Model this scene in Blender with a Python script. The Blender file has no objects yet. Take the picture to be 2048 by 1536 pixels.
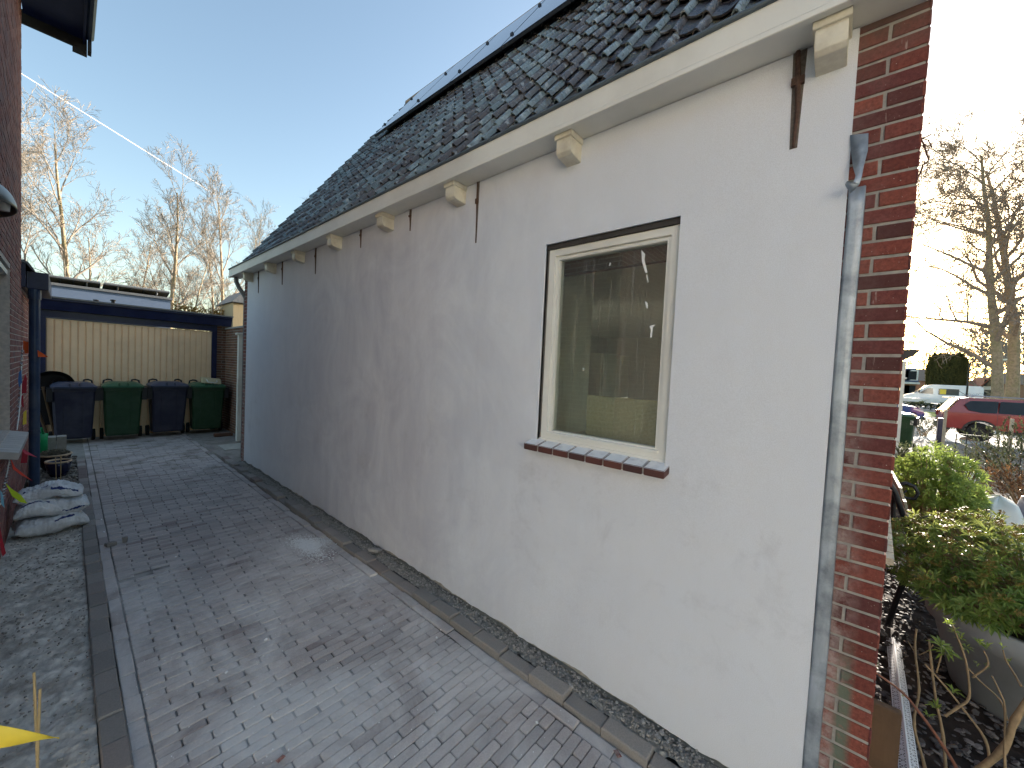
import bpy, bmesh, math, random
from mathutils import Vector, Matrix, noise
random.seed(7)
R = math.radians
scene = bpy.context.scene
C = scene.collection
# ------------------------------------------------------------------ camera
H = 1.85
cam_d = bpy.data.cameras.new('camera'); cam = bpy.data.objects.new('camera', cam_d); C.objects.link(cam)
cam_d.sensor_width = 36.0; cam_d.lens = 769.0 / 2048 * 36; cam_d.clip_start = 0.02; cam_d.clip_end = 9000
F_ = 769.0
_v1 = Vector((137 - 1024, 702 - 768, F_)); _dn = Vector((30 - 1024, 21700 - 768, F_)).normalized()
_Y = (_v1 - _dn * _v1.dot(_dn)).normalized(); _U = -_dn; _X = _Y.cross(_U)
RM = Matrix((_X, _Y, _U))                     # camera (right, down, forward) -> world
r_, d_, f_ = RM.col[0], RM.col[1], RM.col[2]
cm = Matrix.Identity(4)
for i in range(3):
    cm[i][0] = r_[i]; cm[i][1] = -d_[i]; cm[i][2] = -f_[i]
cm.translation = (0, 0, H)
cam.matrix_world = cm
scene.camera = cam
scene.render.resolution_x = 1024; scene.render.resolution_y = 768
# ------------------------------------------------------------------ world, sun, exposure
SUN_AZ, SUN_EL = 95.3, 8.0                    # azimuth clockwise from +Y
w = bpy.data.worlds.new('World'); scene.world = w; w.use_nodes = True
nt = w.node_tree; bg = nt.nodes['Background']
sky = nt.nodes.new('ShaderNodeTexSky'); sky.sky_type = 'NISHITA'; sky.sun_disc = False
sky.sun_elevation = R(SUN_EL); sky.sun_rotation = R(SUN_AZ)
sky.air_density = 1.0; sky.dust_density = 1.5; sky.ozone_density = 1.1; sky.altitude = 0
nt.links.new(sky.outputs[0], bg.inputs[0]); bg.inputs[1].default_value = 0.12
sd = bpy.data.lights.new('sun', 'SUN'); sun = bpy.data.objects.new('sun', sd); C.objects.link(sun)
sd.energy = 5.0; sd.angle = R(0.5); sd.color = (1.0, 0.90, 0.78)
_s = Vector((math.sin(R(SUN_AZ)) * math.cos(R(SUN_EL)), math.cos(R(SUN_AZ)) * math.cos(R(SUN_EL)), math.sin(R(SUN_EL))))
sun.rotation_euler = _s.to_track_quat('Z', 'Y').to_euler()
scene.view_settings.view_transform = 'Standard'; scene.view_settings.look = 'None'
scene.view_settings.exposure = 2.0; scene.view_settings.gamma = 1.0
# ------------------------------------------------------------------ helpers
def ray(u, v): return (RM @ Vector((u - 1024, v - 768, F_)))
def onx(u, v, x): d = ray(u, v); t = x / d.x; return Vector((x, d.y * t, H + d.z * t))
def ony(u, v, y): d = ray(u, v); t = y / d.y; return Vector((d.x * t, y, H + d.z * t))
def onz(u, v, z=0.0): d = ray(u, v); t = (z - H) / d.z; return Vector((d.x * t, d.y * t, z))
def rnd(a, b): return random.uniform(a, b)
def wl(o):
    p = Vector(o.location)
    while o.parent: o = o.parent; p += Vector(o.location)
    return p
class MB:
    def __init__(s): s.v = []; s.f = []; s.m = []; s.t = []
    def add(s, vs, fs, mi=0, t=None):
        b = len(s.v); s.v.extend([tuple(x) for x in vs])
        if t is None: t = random.random()
        for f in fs: s.f.append(tuple(i + b for i in f)); s.m.append(mi); s.t.append(t)
        return s
    def box(s, x0, x1, y0, y1, z0, z1, mi=0, M=None, t=None):
        vs = [Vector((x, y, z)) for z in (z0, z1) for y in (y0, y1) for x in (x0, x1)]
        if M: vs = [M @ p for p in vs]
        return s.add(vs, [(0, 2, 3, 1), (4, 5, 7, 6), (0, 1, 5, 4), (2, 6, 7, 3), (0, 4, 6, 2), (1, 3, 7, 5)], mi, t)
    def cbox(s, x0, x1, y0, y1, z0, z1, b=0.004, mi=0, M=None, t=None, top=True):   # box with chamfered rims
        vs = []
        for (z, q) in ((z0, b), (z0 + b, 0), (z1 - b, 0), (z1, b)):
            for (x, y) in ((x0 + q, y0 + q), (x1 - q, y0 + q), (x1 - q, y1 - q), (x0 + q, y1 - q)): vs.append(Vector((x, y, z)))
        if M: vs = [M @ p for p in vs]
        fs = [(3, 2, 1, 0), (12, 13, 14, 15)]
        for k in range(3):
            for i in range(4):
                j = (i + 1) % 4; fs.append((k * 4 + i, k * 4 + j, k * 4 + 4 + j, k * 4 + 4 + i))
        return s.add(vs, fs, mi, t)
    def tube(s, pts, rad, n=8, mi=0, t=None, cap=True):
        pts = [Vector(p) for p in pts]; N = len(pts)
        if not isinstance(rad, (list, tuple)): rad = [rad] * N
        vs = []; up = None
        for i, p in enumerate(pts):
            d = (pts[min(i + 1, N - 1)] - pts[max(i - 1, 0)])
            if d.length < 1e-9: d = Vector((0, 0, 1))
            d.normalize()
            if up is None: up = d.orthogonal().normalized()
            else:
                up = up - d * up.dot(d)
                up = up.normalized() if up.length > 1e-6 else d.orthogonal().normalized()
            sd_ = d.cross(up)
            for k in range(n):
                a = 2 * math.pi * k / n; vs.append(p + (up * math.cos(a) + sd_ * math.sin(a)) * rad[i])
        fs = []
        for i in range(N - 1):
            for k in range(n):
                j = (k + 1) % n; fs.append((i * n + k, i * n + j, i * n + n + j, i * n + n + k))
        if cap: fs.append(tuple(range(n - 1, -1, -1))); fs.append(tuple((N - 1) * n + k for k in range(n)))
        return s.add(vs, fs, mi, t)
    def lathe(s, prof, c=(0, 0, 0), n=32, mi=0, t=None, M=None):
        vs = []
        for (r, z) in prof:
            for k in range(n):
                a = 2 * math.pi * k / n; p = Vector((r * math.cos(a), r * math.sin(a), z))
                if M: p = M @ p
                vs.append(p + Vector(c))
        fs = []
        for i in range(len(prof) - 1):
            for k in range(n):
                j = (k + 1) % n; fs.append((i * n + k, i * n + j, i * n + n + j, i * n + n + k))
        return s.add(vs, fs, mi, t)
    def prism(s, poly, d, mi=0, t=None):      # poly: coplanar points, d: extrusion vector
        n = len(poly); a = [Vector(p) for p in poly]; b = [p + Vector(d) for p in a]
        fs = [tuple(range(n - 1, -1, -1)), tuple(range(n, 2 * n))]
        for i in range(n): j = (i + 1) % n; fs.append((i, j, n + j, n + i))
        return s.add(a + b, fs, mi, t)
    def quad(s, a, b, c, d, mi=0, t=None): return s.add([a, b, c, d], [(0, 1, 2, 3)], mi, t)
    def build(s, name, mats, parent=None, smooth=False, bevel=0, recalc=False):
        me = bpy.data.meshes.new(name)
        off = wl(parent) if parent else Vector((0, 0, 0))
        if parent: vs = [(a - off.x, b - off.y, c - off.z) for a, b, c in s.v]
        else: vs = s.v
        me.from_pydata(vs, [], s.f)
        if not isinstance(mats, (list, tuple)): mats = [mats]
        for m in mats: me.materials.append(m)
        if len(mats) > 1: me.polygons.foreach_set('material_index', s.m)
        at = me.attributes.new('tint', 'FLOAT', 'FACE'); at.data.foreach_set('value', s.t)
        if smooth: me.polygons.foreach_set('use_smooth', [True] * len(s.f))
        if bevel or recalc:
            bm = bmesh.new(); bm.from_mesh(me)
            bmesh.ops.recalc_face_normals(bm, faces=bm.faces)
            if bevel: bmesh.ops.bevel(bm, geom=[e for e in bm.edges if e.is_manifold and e.calc_face_angle(0) > 0.5], offset=bevel, segments=2, affect='EDGES', clamp_overlap=True)
            bm.to_mesh(me); bm.free()
        me.update()
        o = bpy.data.objects.new(name, me); C.objects.link(o)
        if parent: o.parent = parent
        return o
def tag(o, label, cat, group=None, kind=None):
    o['label'] = label
    if cat: o['category'] = cat
    if group: o['group'] = group
    if kind: o['kind'] = kind
    return o
def struct(o, kind='structure'): o['kind'] = kind; return o
def thing(name, loc, label, cat, group=None):
    o = bpy.data.objects.new(name, None); C.objects.link(o); o.location = loc; o.empty_display_size = .1
    return tag(o, label, cat, group)
def copy_tree(o, parent=None):
    c = o.copy(); C.objects.link(c)
    if parent: c.parent = parent
    for ch in [x for x in C.objects if x.parent == o]: copy_tree(ch, c)
    return c
# ------------------------------------------------------------------ materials
def srgb(*c): return tuple(((x / 255 + .055) / 1.055) ** 2.4 if x > 10 else x / 255 / 12.92 for x in c)
class NB:
    def __init__(s, name):
        s.mat = bpy.data.materials.new(name); s.mat.use_nodes = True; s.t = s.mat.node_tree
        s.b = s.t.nodes['Principled BSDF']; s.co = None
    def n(s, ty, **kw):
        nd = s.t.nodes.new(ty)
        for k, v in kw.items(): setattr(nd, k, v)
        return nd
    def l(s, a, b): s.t.links.new(a, b)
    def coord(s, scale=(1, 1, 1)):
        if s.co is None: s.co = s.n('ShaderNodeNewGeometry').outputs['Position']
        mp = s.n('ShaderNodeMapping'); mp.inputs['Scale'].default_value = scale; s.l(s.co, mp.inputs[0]); return mp.outputs[0]
    def noise(s, scale, detail=4, rough=.55, sc=(1, 1, 1), dist=0):
        nd = s.n('ShaderNodeTexNoise'); s.l(s.coord(sc), nd.inputs['Vector'])
        nd.inputs['Scale'].default_value = scale; nd.inputs['Detail'].default_value = detail; nd.inputs['Roughness'].default_value = rough
        nd.inputs['Distortion'].default_value = dist; return nd.outputs['Fac']
    def ramp(s, fac, stops):
        r = s.n('ShaderNodeValToRGB'); s.l(fac, r.inputs[0]); e = r.color_ramp.elements
        while len(e) < len(stops): e.new(.5)
        for k, (p, c) in enumerate(stops):
            e[k].position = p; e[k].color = (c, c, c, 1) if not isinstance(c, tuple) else (*c[:3], 1)
        return r.outputs[0]
    def mix(s, fac, a, b, mode='MIX'):
        m = s.n('ShaderNodeMix', data_type='RGBA', blend_type=mode)
        for sock, val in ((m.inputs[0], fac), (m.inputs[6], a), (m.inputs[7], b)):
            if isinstance(val, (int, float)): sock.default_value = val
            elif isinstance(val, tuple): sock.default_value = (*val[:3], 1)
            else: s.l(val, sock)
        return m.outputs[2]
    def math(s, op, a, b=0):
        m = s.n('ShaderNodeMath', operation=op)
        for sock, val in ((m.inputs[0], a), (m.inputs[1], b)):
            if isinstance(val, (int, float)): sock.default_value = val
            else: s.l(val, sock)
        return m.outputs[0]
    def tint(s): a = s.n('ShaderNodeAttribute', attribute_name='tint'); return a.outputs['Fac']
    def bump(s, h, strength=.3, dist=.01):
        b = s.n('ShaderNodeBump'); b.inputs['Strength'].default_value = strength; b.inputs['Distance'].default_value = dist
        s.l(h, b.inputs['Height']); s.l(b.outputs[0], s.b.inputs['Normal'])
    def col(s, c):
        if isinstance(c, tuple): s.b.inputs['Base Color'].default_value = (*c[:3], 1)
        else: s.l(c, s.b.inputs['Base Color'])
    def rough(s, r):
        if isinstance(r, (int, float)): s.b.inputs['Roughness'].default_value = r
        else: s.l(r, s.b.inputs['Roughness'])
def lerp(a, b, t): return tuple(x + (y - x) * t for x, y in zip(a, b))
def M_(name, c, rough=.6, var=.25, scale=12, bump=.15, bscale=None, metal=0, spec=.4, dirt=None, dirta=.4, coat=0, tv=0.0, sc=(1, 1, 1)):
    """generic weathered material: two-scale noise on colour, speckle bump, optional dirt colour"""
    n = NB(name); a = n.noise(scale, 5, .6, sc); k = n.ramp(a, [(.3, 0.0), (.7, 1.0)])
    col = n.mix(k, tuple(x * (1 - var) for x in c), tuple(min(1, x * (1 + var)) for x in c))
    if tv: col = n.mix(1.0, col, n.ramp(n.tint(), [(0, 1 - tv), (1, 1.0)]), 'MULTIPLY')
    if dirt: col = n.mix(n.math('MULTIPLY', n.ramp(n.noise(scale * .35, 6, .65), [(.45, 0.0), (.68, 1.0)]), dirta), col, dirt)
    n.col(col); n.rough(rough); n.b.inputs['Metallic'].default_value = metal
    n.b.inputs['Specular IOR Level'].default_value = spec
    if coat: n.b.inputs['Coat Weight'].default_value = coat; n.b.inputs['Coat Roughness'].default_value = .05
    if bump: n.bump(n.noise(bscale or scale * 6, 4, .6), bump, .004)
    return n.mat
def brick_mat(name, cols, haze=None, hazea=.5, corner=False):
    n = NB(name); k = len(cols)
    col = n.ramp(n.tint(), [(i / (k - 1), c) for i, c in enumerate(cols)])
    col = n.mix(n.ramp(n.noise(90, 5, .7), [(.35, 0.0), (.7, .7)]), col, tuple(x * .55 for x in cols[0]))
    col = n.mix(n.ramp(n.noise(160, 2, .5), [(.72, 0.0), (.78, .8)]), col, srgb(205, 190, 180))       # lime specks
    if haze: col = n.mix(n.math('MULTIPLY', n.ramp(n.noise(5, 5, .6), [(.42, 0.0), (.65, 1.0)]), hazea), col, haze)
    if corner:                                  # lime smears by the zinc strip, green paint and soot marks
        sx = n.n('ShaderNodeSeparateXYZ'); n.l(n.coord(), sx.inputs[0])
        ny = n.ramp(n.math('ADD', sx.outputs[1], .5), [(.40, 0.0), (.47, 1.0)])
        zz = n.math('MULTIPLY', sx.outputs[2], .25)
        low = n.ramp(zz, [(.12, 1.0), (.36, .8), (.5, .12), (1, .1)])
        col = n.mix(n.math('MULTIPLY', n.math('MULTIPLY', ny, low), n.ramp(n.noise(14, 6, .7), [(.38, 0.0), (.62, .8)])), col, srgb(176, 160, 154))
        gy = n.ramp(n.math('ADD', sx.outputs[1], .5), [(.40, 0.0), (.42, 1.0), (.445, 1.0), (.465, 0.0)])
        gz = n.ramp(zz, [(.12, 1.0), (.17, 1.0), (.22, 0.0)])
        col = n.mix(n.math('MULTIPLY', n.math('MULTIPLY', gy, gz), n.ramp(n.noise(22, 5, .6), [(.34, .1), (.5, .8)])), col, srgb(92, 112, 96))
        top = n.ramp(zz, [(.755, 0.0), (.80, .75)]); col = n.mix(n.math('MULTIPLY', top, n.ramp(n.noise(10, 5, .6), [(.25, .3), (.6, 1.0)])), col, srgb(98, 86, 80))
        drip = n.ramp(n.noise(38, 4, .6, (1, 1, .12)), [(.66, 0.0), (.7, .5)]); col = n.mix(drip, col, srgb(190, 176, 166))
    n.col(col); n.rough(.85); n.b.inputs['Specular IOR Level'].default_value = .25
    n.bump(n.noise(220, 4, .7), .5, .003); return n.mat
MAT = {}
MAT['brick_red'] = brick_mat('red_brick', [srgb(104, 56, 50), srgb(134, 72, 62), srgb(150, 86, 72), srgb(118, 66, 64), srgb(88, 58, 56)], corner=True)
MAT['mortar'] = M_('mortar', srgb(158, 153, 146), .95, .2, 30, .5, 120)
MAT['brick_n'] = brick_mat('plum_brick', [srgb(124, 80, 76), srgb(150, 96, 86), srgb(164, 112, 100), srgb(132, 98, 98)], srgb(150, 135, 128), .35)
MAT['mortar_n'] = M_('pale_mortar', srgb(196, 184, 174), .95, .2, 30, .5, 120)
MAT['brick_g'] = brick_mat('brown_brick', [srgb(112, 78, 66), srgb(136, 94, 78), srgb(152, 110, 88), srgb(124, 96, 80)], srgb(96, 100, 80), .4)
MAT['cream'] = M_('cream_paint', srgb(230, 228, 220), .45, .05, 3, .06, 60, dirt=srgb(150, 140, 122), dirta=.22)
MAT['corbel'] = M_('old_cream_paint', srgb(226, 220, 202), .45, .08, 14, .12, 60, dirt=srgb(140, 118, 88), dirta=.4)
MAT['white'] = M_('white_paint', srgb(226, 226, 218), .4, .05, 8, .05, 60, dirt=srgb(150, 145, 130), dirta=.25)
MAT['navy'] = M_('navy_paint', srgb(24, 34, 72), .3, .2, 6, .1, 40, dirt=srgb(70, 74, 96), dirta=.3)
MAT['navy_pipe'] = M_('navy_pipe_paint', srgb(32, 54, 84), .4, .25, 9, .1, 40, dirt=srgb(90, 100, 110), dirta=.4)
MAT['darkboard'] = M_('dark_brown_board', srgb(62, 58, 56), .6, .2, 8, .1)
MAT['door_beige'] = M_('beige_enamel', srgb(252, 218, 178), .5, .05, 4, .05, 80, dirt=srgb(180, 150, 115), dirta=.3)
MAT['grey_lip'] = M_('grey_zinc_lip', srgb(96, 106, 112), .45, .15, 20, .1, metal=.3)
MAT['lead'] = M_('grey_roof_trim', srgb(120, 122, 124), .6, .15, 12, .15)
MAT['clad'] = M_('blue_grey_cladding', srgb(112, 128, 152), .6, .06, 6, .05)
MAT['black_pl'] = M_('black_plastic', srgb(34, 34, 38), .5, .15, 20, .1)
MAT['bin_navy'] = M_('dark_blue_plastic', srgb(44, 46, 66), .42, .1, 8, .08, 90, dirt=srgb(96, 96, 104), dirta=.3)
MAT['bin_green'] = M_('dark_green_plastic', srgb(38, 70, 46), .42, .1, 8, .08, 90, dirt=srgb(84, 100, 84), dirta=.3)
MAT['lid_navy'] = M_('blue_lid_plastic', srgb(66, 74, 94), .35, .1, 8, .06)
MAT['lid_green'] = M_('green_lid_plastic', srgb(54, 98, 72), .35, .1, 8, .06)
MAT['rubber'] = M_('rubber', srgb(34, 34, 34), .85, .2, 30, .2)
MAT['glaze'] = M_('blue_glaze', srgb(24, 30, 58), .15, .15, 10, .03)
MAT['glaze_b'] = M_('black_glaze', srgb(26, 26, 32), .2, .15, 10, .03)
MAT['rim'] = M_('cream_rim', srgb(205, 180, 150), .4, .1, 20, .05)
MAT['can'] = M_('green_can_plastic', srgb(20, 150, 92), .4, .08, 10, .03)
MAT['concrete'] = M_('concrete', srgb(150, 146, 138), .9, .15, 20, .4, 100, dirt=srgb(90, 88, 80), dirta=.4)
MAT['soil'] = M_('soil', srgb(70, 62, 52), .95, .35, 20, .8, 90)
MAT['stone'] = M_('pebble', srgb(150, 144, 134), .8, .25, 14, .25, tv=.6)
MAT['bark'] = M_('bark', srgb(156, 138, 114), .9, .3, 9, .5, 40, dirt=srgb(120, 122, 70), dirta=.5)
MAT['bark_b'] = M_('pale_twig_bark', srgb(150, 140, 128), .9, .25, 9, .3)
MAT['bamboo'] = M_('bamboo', srgb(186, 160, 116), .6, .15, 30, .1)
MAT['zinc'] = M_('zinc', srgb(168, 176, 184), .48, .3, 16, .3, 30, metal=.45, sc=(1, 1, .22), dirt=srgb(92, 100, 110), dirta=.8)
MAT['rust'] = M_('rusty_iron', srgb(88, 66, 56), .9, .35, 60, .6)
MAT['iron'] = M_('black_iron', srgb(28, 30, 38), .45, .2, 40, .15)
MAT['slat'] = M_('bleached_slat', srgb(176, 168, 150), .7, .2, 20, .3, 60, sc=(.2, 1, 1))
MAT['post_wood'] = M_('brown_wood', srgb(104, 82, 62), .8, .2, 14, .35, 50, sc=(1, 1, .15), dirt=srgb(70, 60, 44), dirta=.5)
MAT['pvc'] = M_('white_pvc', srgb(228, 230, 234), .4, .03, 10, .02)
MAT['pot'] = M_('grey_pot_plastic', srgb(160, 166, 172), .5, .08, 6, .06, 60, dirt=srgb(120, 124, 120), dirta=.2)
MAT['tarp_w'] = M_('white_sheet', srgb(206, 216, 218), .5, .06, 6, .2, 10)
MAT['tarp_b'] = M_('blue_grey_sheet', srgb(88, 98, 122), .5, .1, 6, .2, 10)
MAT['slate'] = M_('slate_chip', srgb(112, 106, 104), .75, .3, 20, .4, tv=.6)
MAT['grass'] = M_('grass', srgb(84, 108, 44), .9, .3, 6, .6)
MAT['hedge'] = M_('hedge_leaf', srgb(66, 78, 44), .9, .3, 6, .6)
MAT['asphalt'] = M_('asphalt', srgb(92, 92, 92), .9, .15, 5, .4, 80)
MAT['pale_gravel'] = M_('pale_shell_gravel', srgb(196, 190, 178), .9, .15, 12, .5, 60)
MAT['house_brick'] = M_('far_brick', srgb(150, 116, 96), .9, .15, 3, .2)
MAT['house_white'] = M_('far_white_wall', srgb(214, 210, 200), .8, .06, 3, .1)
MAT['far_slate'] = M_('far_slate', srgb(78, 86, 100), .6, .15, 4, .2)
MAT['far_tile'] = M_('far_red_tile', srgb(140, 84, 66), .8, .15, 4, .3)
MAT['far_brown'] = M_('far_brown_tile', srgb(140, 120, 104), .8, .15, 4, .3)
MAT['darkglass'] = M_('dark_window', srgb(40, 48, 56), .08, .1, 4, 0, spec=.8)
MAT['car_red'] = M_('red_car_paint', srgb(122, 24, 28), .3, .05, 3, 0, metal=.25, coat=1)
MAT['car_blue'] = M_('blue_car_paint', srgb(22, 66, 124), .3, .05, 3, 0, metal=.3, coat=1)
MAT['car_white'] = M_('white_car_paint', srgb(226, 228, 230), .3, .03, 3, 0, coat=.8)
MAT['chrome'] = M_('alloy', srgb(190, 192, 196), .3, .05, 10, 0, metal=.8)
MAT['lightgl'] = M_('lamp_glass', srgb(220, 220, 214), .15, .05, 10, 0, spec=.7)
MAT['redglass'] = M_('tail_lamp_glass', srgb(130, 20, 24), .2, .1, 10, 0, spec=.7)
MAT['scribble'] = M_('grey_lettering', srgb(120, 128, 136), .6, .05, 10, 0)
def pennant(name, c):
    n = NB(name); n.col(n.mix(n.noise(30, 3), tuple(x * .85 for x in c), c)); n.rough(.6); return n.mat
MAT['orange'] = pennant('orange_cloth', srgb(245, 100, 30)); MAT['crimson'] = pennant('crimson_cloth', srgb(170, 24, 50))
MAT['redorange'] = pennant('coral_cloth', srgb(225, 74, 60)); MAT['lime'] = pennant('lime_cloth', srgb(196, 222, 40))
MAT['yellow'] = pennant('yellow_cloth', srgb(244, 214, 74)); MAT['skyblue'] = pennant('sky_blue_cloth', srgb(120, 180, 205)); MAT['pink'] = pennant('pink_cloth', srgb(214, 80, 108)); MAT['cobalt'] = pennant('cobalt_foil', srgb(60, 110, 170))
MAT['foil'] = M_('silver_foil', srgb(220, 222, 224), .2, .1, 40, .3, metal=.9)
def paver_mat(name, c1, c2, dusty=True):
    n = NB(name)
    col = n.ramp(n.tint(), [(0, c1), (.5, lerp(c1, c2, .5)), (.8, c2), (1, lerp(c1, srgb(120, 96, 92), .6))])
    col = n.mix(n.ramp(n.noise(120, 5, .75), [(.35, 0.0), (.8, .6)]), col, tuple(x * .55 for x in c1))
    sx = n.n('ShaderNodeSeparateXYZ'); n.l(n.coord(), sx.inputs[0])
    if dusty:                                   # cement dust swept over the middle of the drive
        msk = n.ramp(n.math('MULTIPLY', sx.outputs[1], .1), [(.05, .75), (.30, 1.0), (.42, .9), (.47, .25), (1, .06)])
        d = n.ramp(n.noise(1.9, 8, .68, (1, .8, 1), .9), [(.38, 0.0), (.60, 1.0)])
        col = n.mix(n.math('MULTIPLY', n.math('MULTIPLY', d, msk), .75), col, srgb(228, 224, 220))
        fine = n.ramp(n.noise(48, 7, .85), [(.46, 0.0), (.72, 1.0)])
        col = n.mix(n.math('MULTIPLY', fine, .4), col, srgb(185, 184, 180))
        moss = n.math('MULTIPLY', n.ramp(n.noise(3, 5, .6), [(.5, 0.0), (.7, 1.0)]), n.ramp(n.math('MULTIPLY', sx.outputs[1], .1), [(.6, 0.0), (.85, .7)]))
        col = n.mix(moss, col, srgb(92, 92, 66))
    n.col(col); n.rough(.9); n.b.inputs['Specular IOR Level'].default_value = .3
    n.bump(n.noise(190, 5, .75), .6, .003); return n.mat
MAT['paver'] = paver_mat('clay_paver', srgb(172, 164, 161), srgb(205, 195, 190))
MAT['kerb'] = paver_mat('kerb_block', srgb(142, 137, 132), srgb(164, 157, 150), False)
# plaster: fine sand grain, damp patches where it is still drying
def plaster():
    n = NB('fresh_plaster'); base = srgb(230, 233, 240)
    sx = n.n('ShaderNodeSeparateXYZ'); n.l(n.coord(), sx.inputs[0])
    # damp zone, stronger between y=2.5 and y=6
    zy = n.ramp(n.math('MULTIPLY', sx.outputs[1], .1), [(.05, .14), (.13, .3), (.22, .7), (.36, 1.0), (.5, .7), (.65, .25)])
    a = n.ramp(n.noise(1.25, 8, .66, (1, 1, .75), 1.0), [(.36, .1), (.60, 1.0)])
    st = n.ramp(n.noise(4, 6, .7, (1, 1.2, .3), .5), [(.35, 0.0), (.65, 1.0)])
    damp = n.math('MULTIPLY', zy, n.math('ADD', n.math('MULTIPLY', a, .75), n.math('MULTIPLY', st, .35)))
    col = n.mix(n.math('MULTIPLY', damp, .56), base, srgb(162, 165, 184))
    pt = n.ramp(n.noise(3.4, 8, .75, (1, 1, 1), .4), [(.54, 0.0), (.74, 1.0)])
    lowz = n.ramp(n.math('MULTIPLY', sx.outputs[2], .25), [(.1, .5), (.3, 1.0), (.42, .15), (1, 0.0)])
    col = n.mix(n.math('MULTIPLY', n.math('MULTIPLY', pt, lowz), .32), col, srgb(150, 149, 156))
    col = n.mix(n.ramp(n.noise(9, 6, .7), [(.3, 0.0), (.8, .22)]), col, srgb(224, 222, 216))
    col = n.mix(n.ramp(n.noise(330, 3, .6), [(.4, 0.0), (.75, .28)]), col, srgb(150, 148, 146))
    n.col(col); n.rough(.92); n.b.inputs['Specular IOR Level'].default_value = .25
    h = n.math('ADD', n.noise(420, 3, .6), n.math('MULTIPLY', n.noise(3.2, 3, .5), 1.6))
    n.bump(h, .35, .004); return n.mat
MAT['plaster'] = plaster()
MAT['render_edge'] = M_('raw_render', srgb(112, 112, 106), .95, .3, 30, .9, 90)
MAT['interior'] = M_('interior_paint', srgb(228, 230, 222), .7, .05, 4, .05)
MAT['interior_dk'] = M_('dark_joinery', srgb(76, 68, 60), .7, .15, 10, .1)
MAT['board'] = M_('chipboard', srgb(216, 208, 176), .8, .15, 60, .2)
MAT['dust'] = M_('plaster_powder', srgb(240, 240, 238), .95, .08, 40, .6)
def glass_mat(name, tintc=(.92, .97, .95), drips=False):
    n = NB(name); t = n.t; out = t.nodes['Material Output']
    tr = n.n('ShaderNodeBsdfTransparent'); tr.inputs[0].default_value = (*tintc, 1)
    gl = n.n('ShaderNodeBsdfGlossy'); gl.inputs['Roughness'].default_value = .02
    fr = n.n('ShaderNodeFresnel'); fr.inputs[0].default_value = 1.6
    mx = n.n('ShaderNodeMixShader'); n.l(n.math('ADD', fr.outputs[0], .05), mx.inputs[0]); n.l(tr.outputs[0], mx.inputs[1]); n.l(gl.outputs[0], mx.inputs[2])
    df = n.n('ShaderNodeBsdfDiffuse'); df.inputs[0].default_value = (.7, .7, .68, 1)
    m2 = n.n('ShaderNodeMixShader')
    film = n.math('MULTIPLY', n.ramp(n.noise(3, 5, .6), [(.3, .2), (.8, 1.0)]), .05)
    if drips:
        dr = n.ramp(n.noise(26, 5, .7, (1, 2.0, .05), .25), [(.60, 0.0), (.615, .35), (.63, 0.0)])
        film = n.math('ADD', film, n.math('MULTIPLY', dr, .9))
    n.l(film, m2.inputs[0]); n.l(mx.outputs[0], m2.inputs[1]); n.l(df.outputs[0], m2.inputs[2]); n.l(m2.outputs[0], out.inputs[0])
    return n.mat
MAT['glass'] = glass_mat('dusty_window_glass', drips=True)
MAT['cglass'] = M_('car_glass', srgb(52, 62, 72), .06, .1, 3, 0, spec=.9)
def solar():
    n = NB('solar_cell'); n.col((.01, .014, .03)); n.rough(.06); n.b.inputs['Specular IOR Level'].default_value = 1.0; n.b.inputs['IOR'].default_value = 1.7; return n.mat
MAT['solar'] = solar()
def solar_back():
    n = NB('solar_backsheet'); n.col(n.mix(n.noise(9, 3), srgb(150, 140, 120), srgb(178, 166, 140))); n.rough(.5); return n.mat
MAT['solar_back'] = solar_back()
def roof_tile():
    n = NB('old_glazed_pantile')
    t_ = n.tint()                                 # below .45: pans; above: rolls, lightened over the pans for lichen and painted-in highlights
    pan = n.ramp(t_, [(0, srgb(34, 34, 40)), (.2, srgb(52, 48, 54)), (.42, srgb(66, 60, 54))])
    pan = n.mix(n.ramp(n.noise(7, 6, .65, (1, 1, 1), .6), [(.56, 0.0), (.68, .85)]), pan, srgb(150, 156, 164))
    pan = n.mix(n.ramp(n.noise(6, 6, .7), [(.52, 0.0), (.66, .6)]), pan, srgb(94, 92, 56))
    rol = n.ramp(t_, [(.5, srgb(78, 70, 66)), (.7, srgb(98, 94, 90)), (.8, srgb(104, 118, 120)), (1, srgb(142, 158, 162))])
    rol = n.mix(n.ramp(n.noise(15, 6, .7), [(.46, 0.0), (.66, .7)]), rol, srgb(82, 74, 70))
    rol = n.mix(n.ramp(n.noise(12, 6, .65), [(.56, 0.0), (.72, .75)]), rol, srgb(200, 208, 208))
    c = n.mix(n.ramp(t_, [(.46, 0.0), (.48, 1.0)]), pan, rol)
    c = n.mix(n.ramp(n.noise(70, 3, .6), [(.68, 0.0), (.74, .8)]), c, srgb(40, 38, 38))
    n.col(c); n.rough(n.ramp(n.noise(10, 4), [(.3, .16), (.7, .42)])); n.b.inputs['Specular IOR Level'].default_value = .5
    n.bump(n.noise(70, 5, .7), .4, .006); return n.mat
MAT['tile'] = roof_tile()
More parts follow.
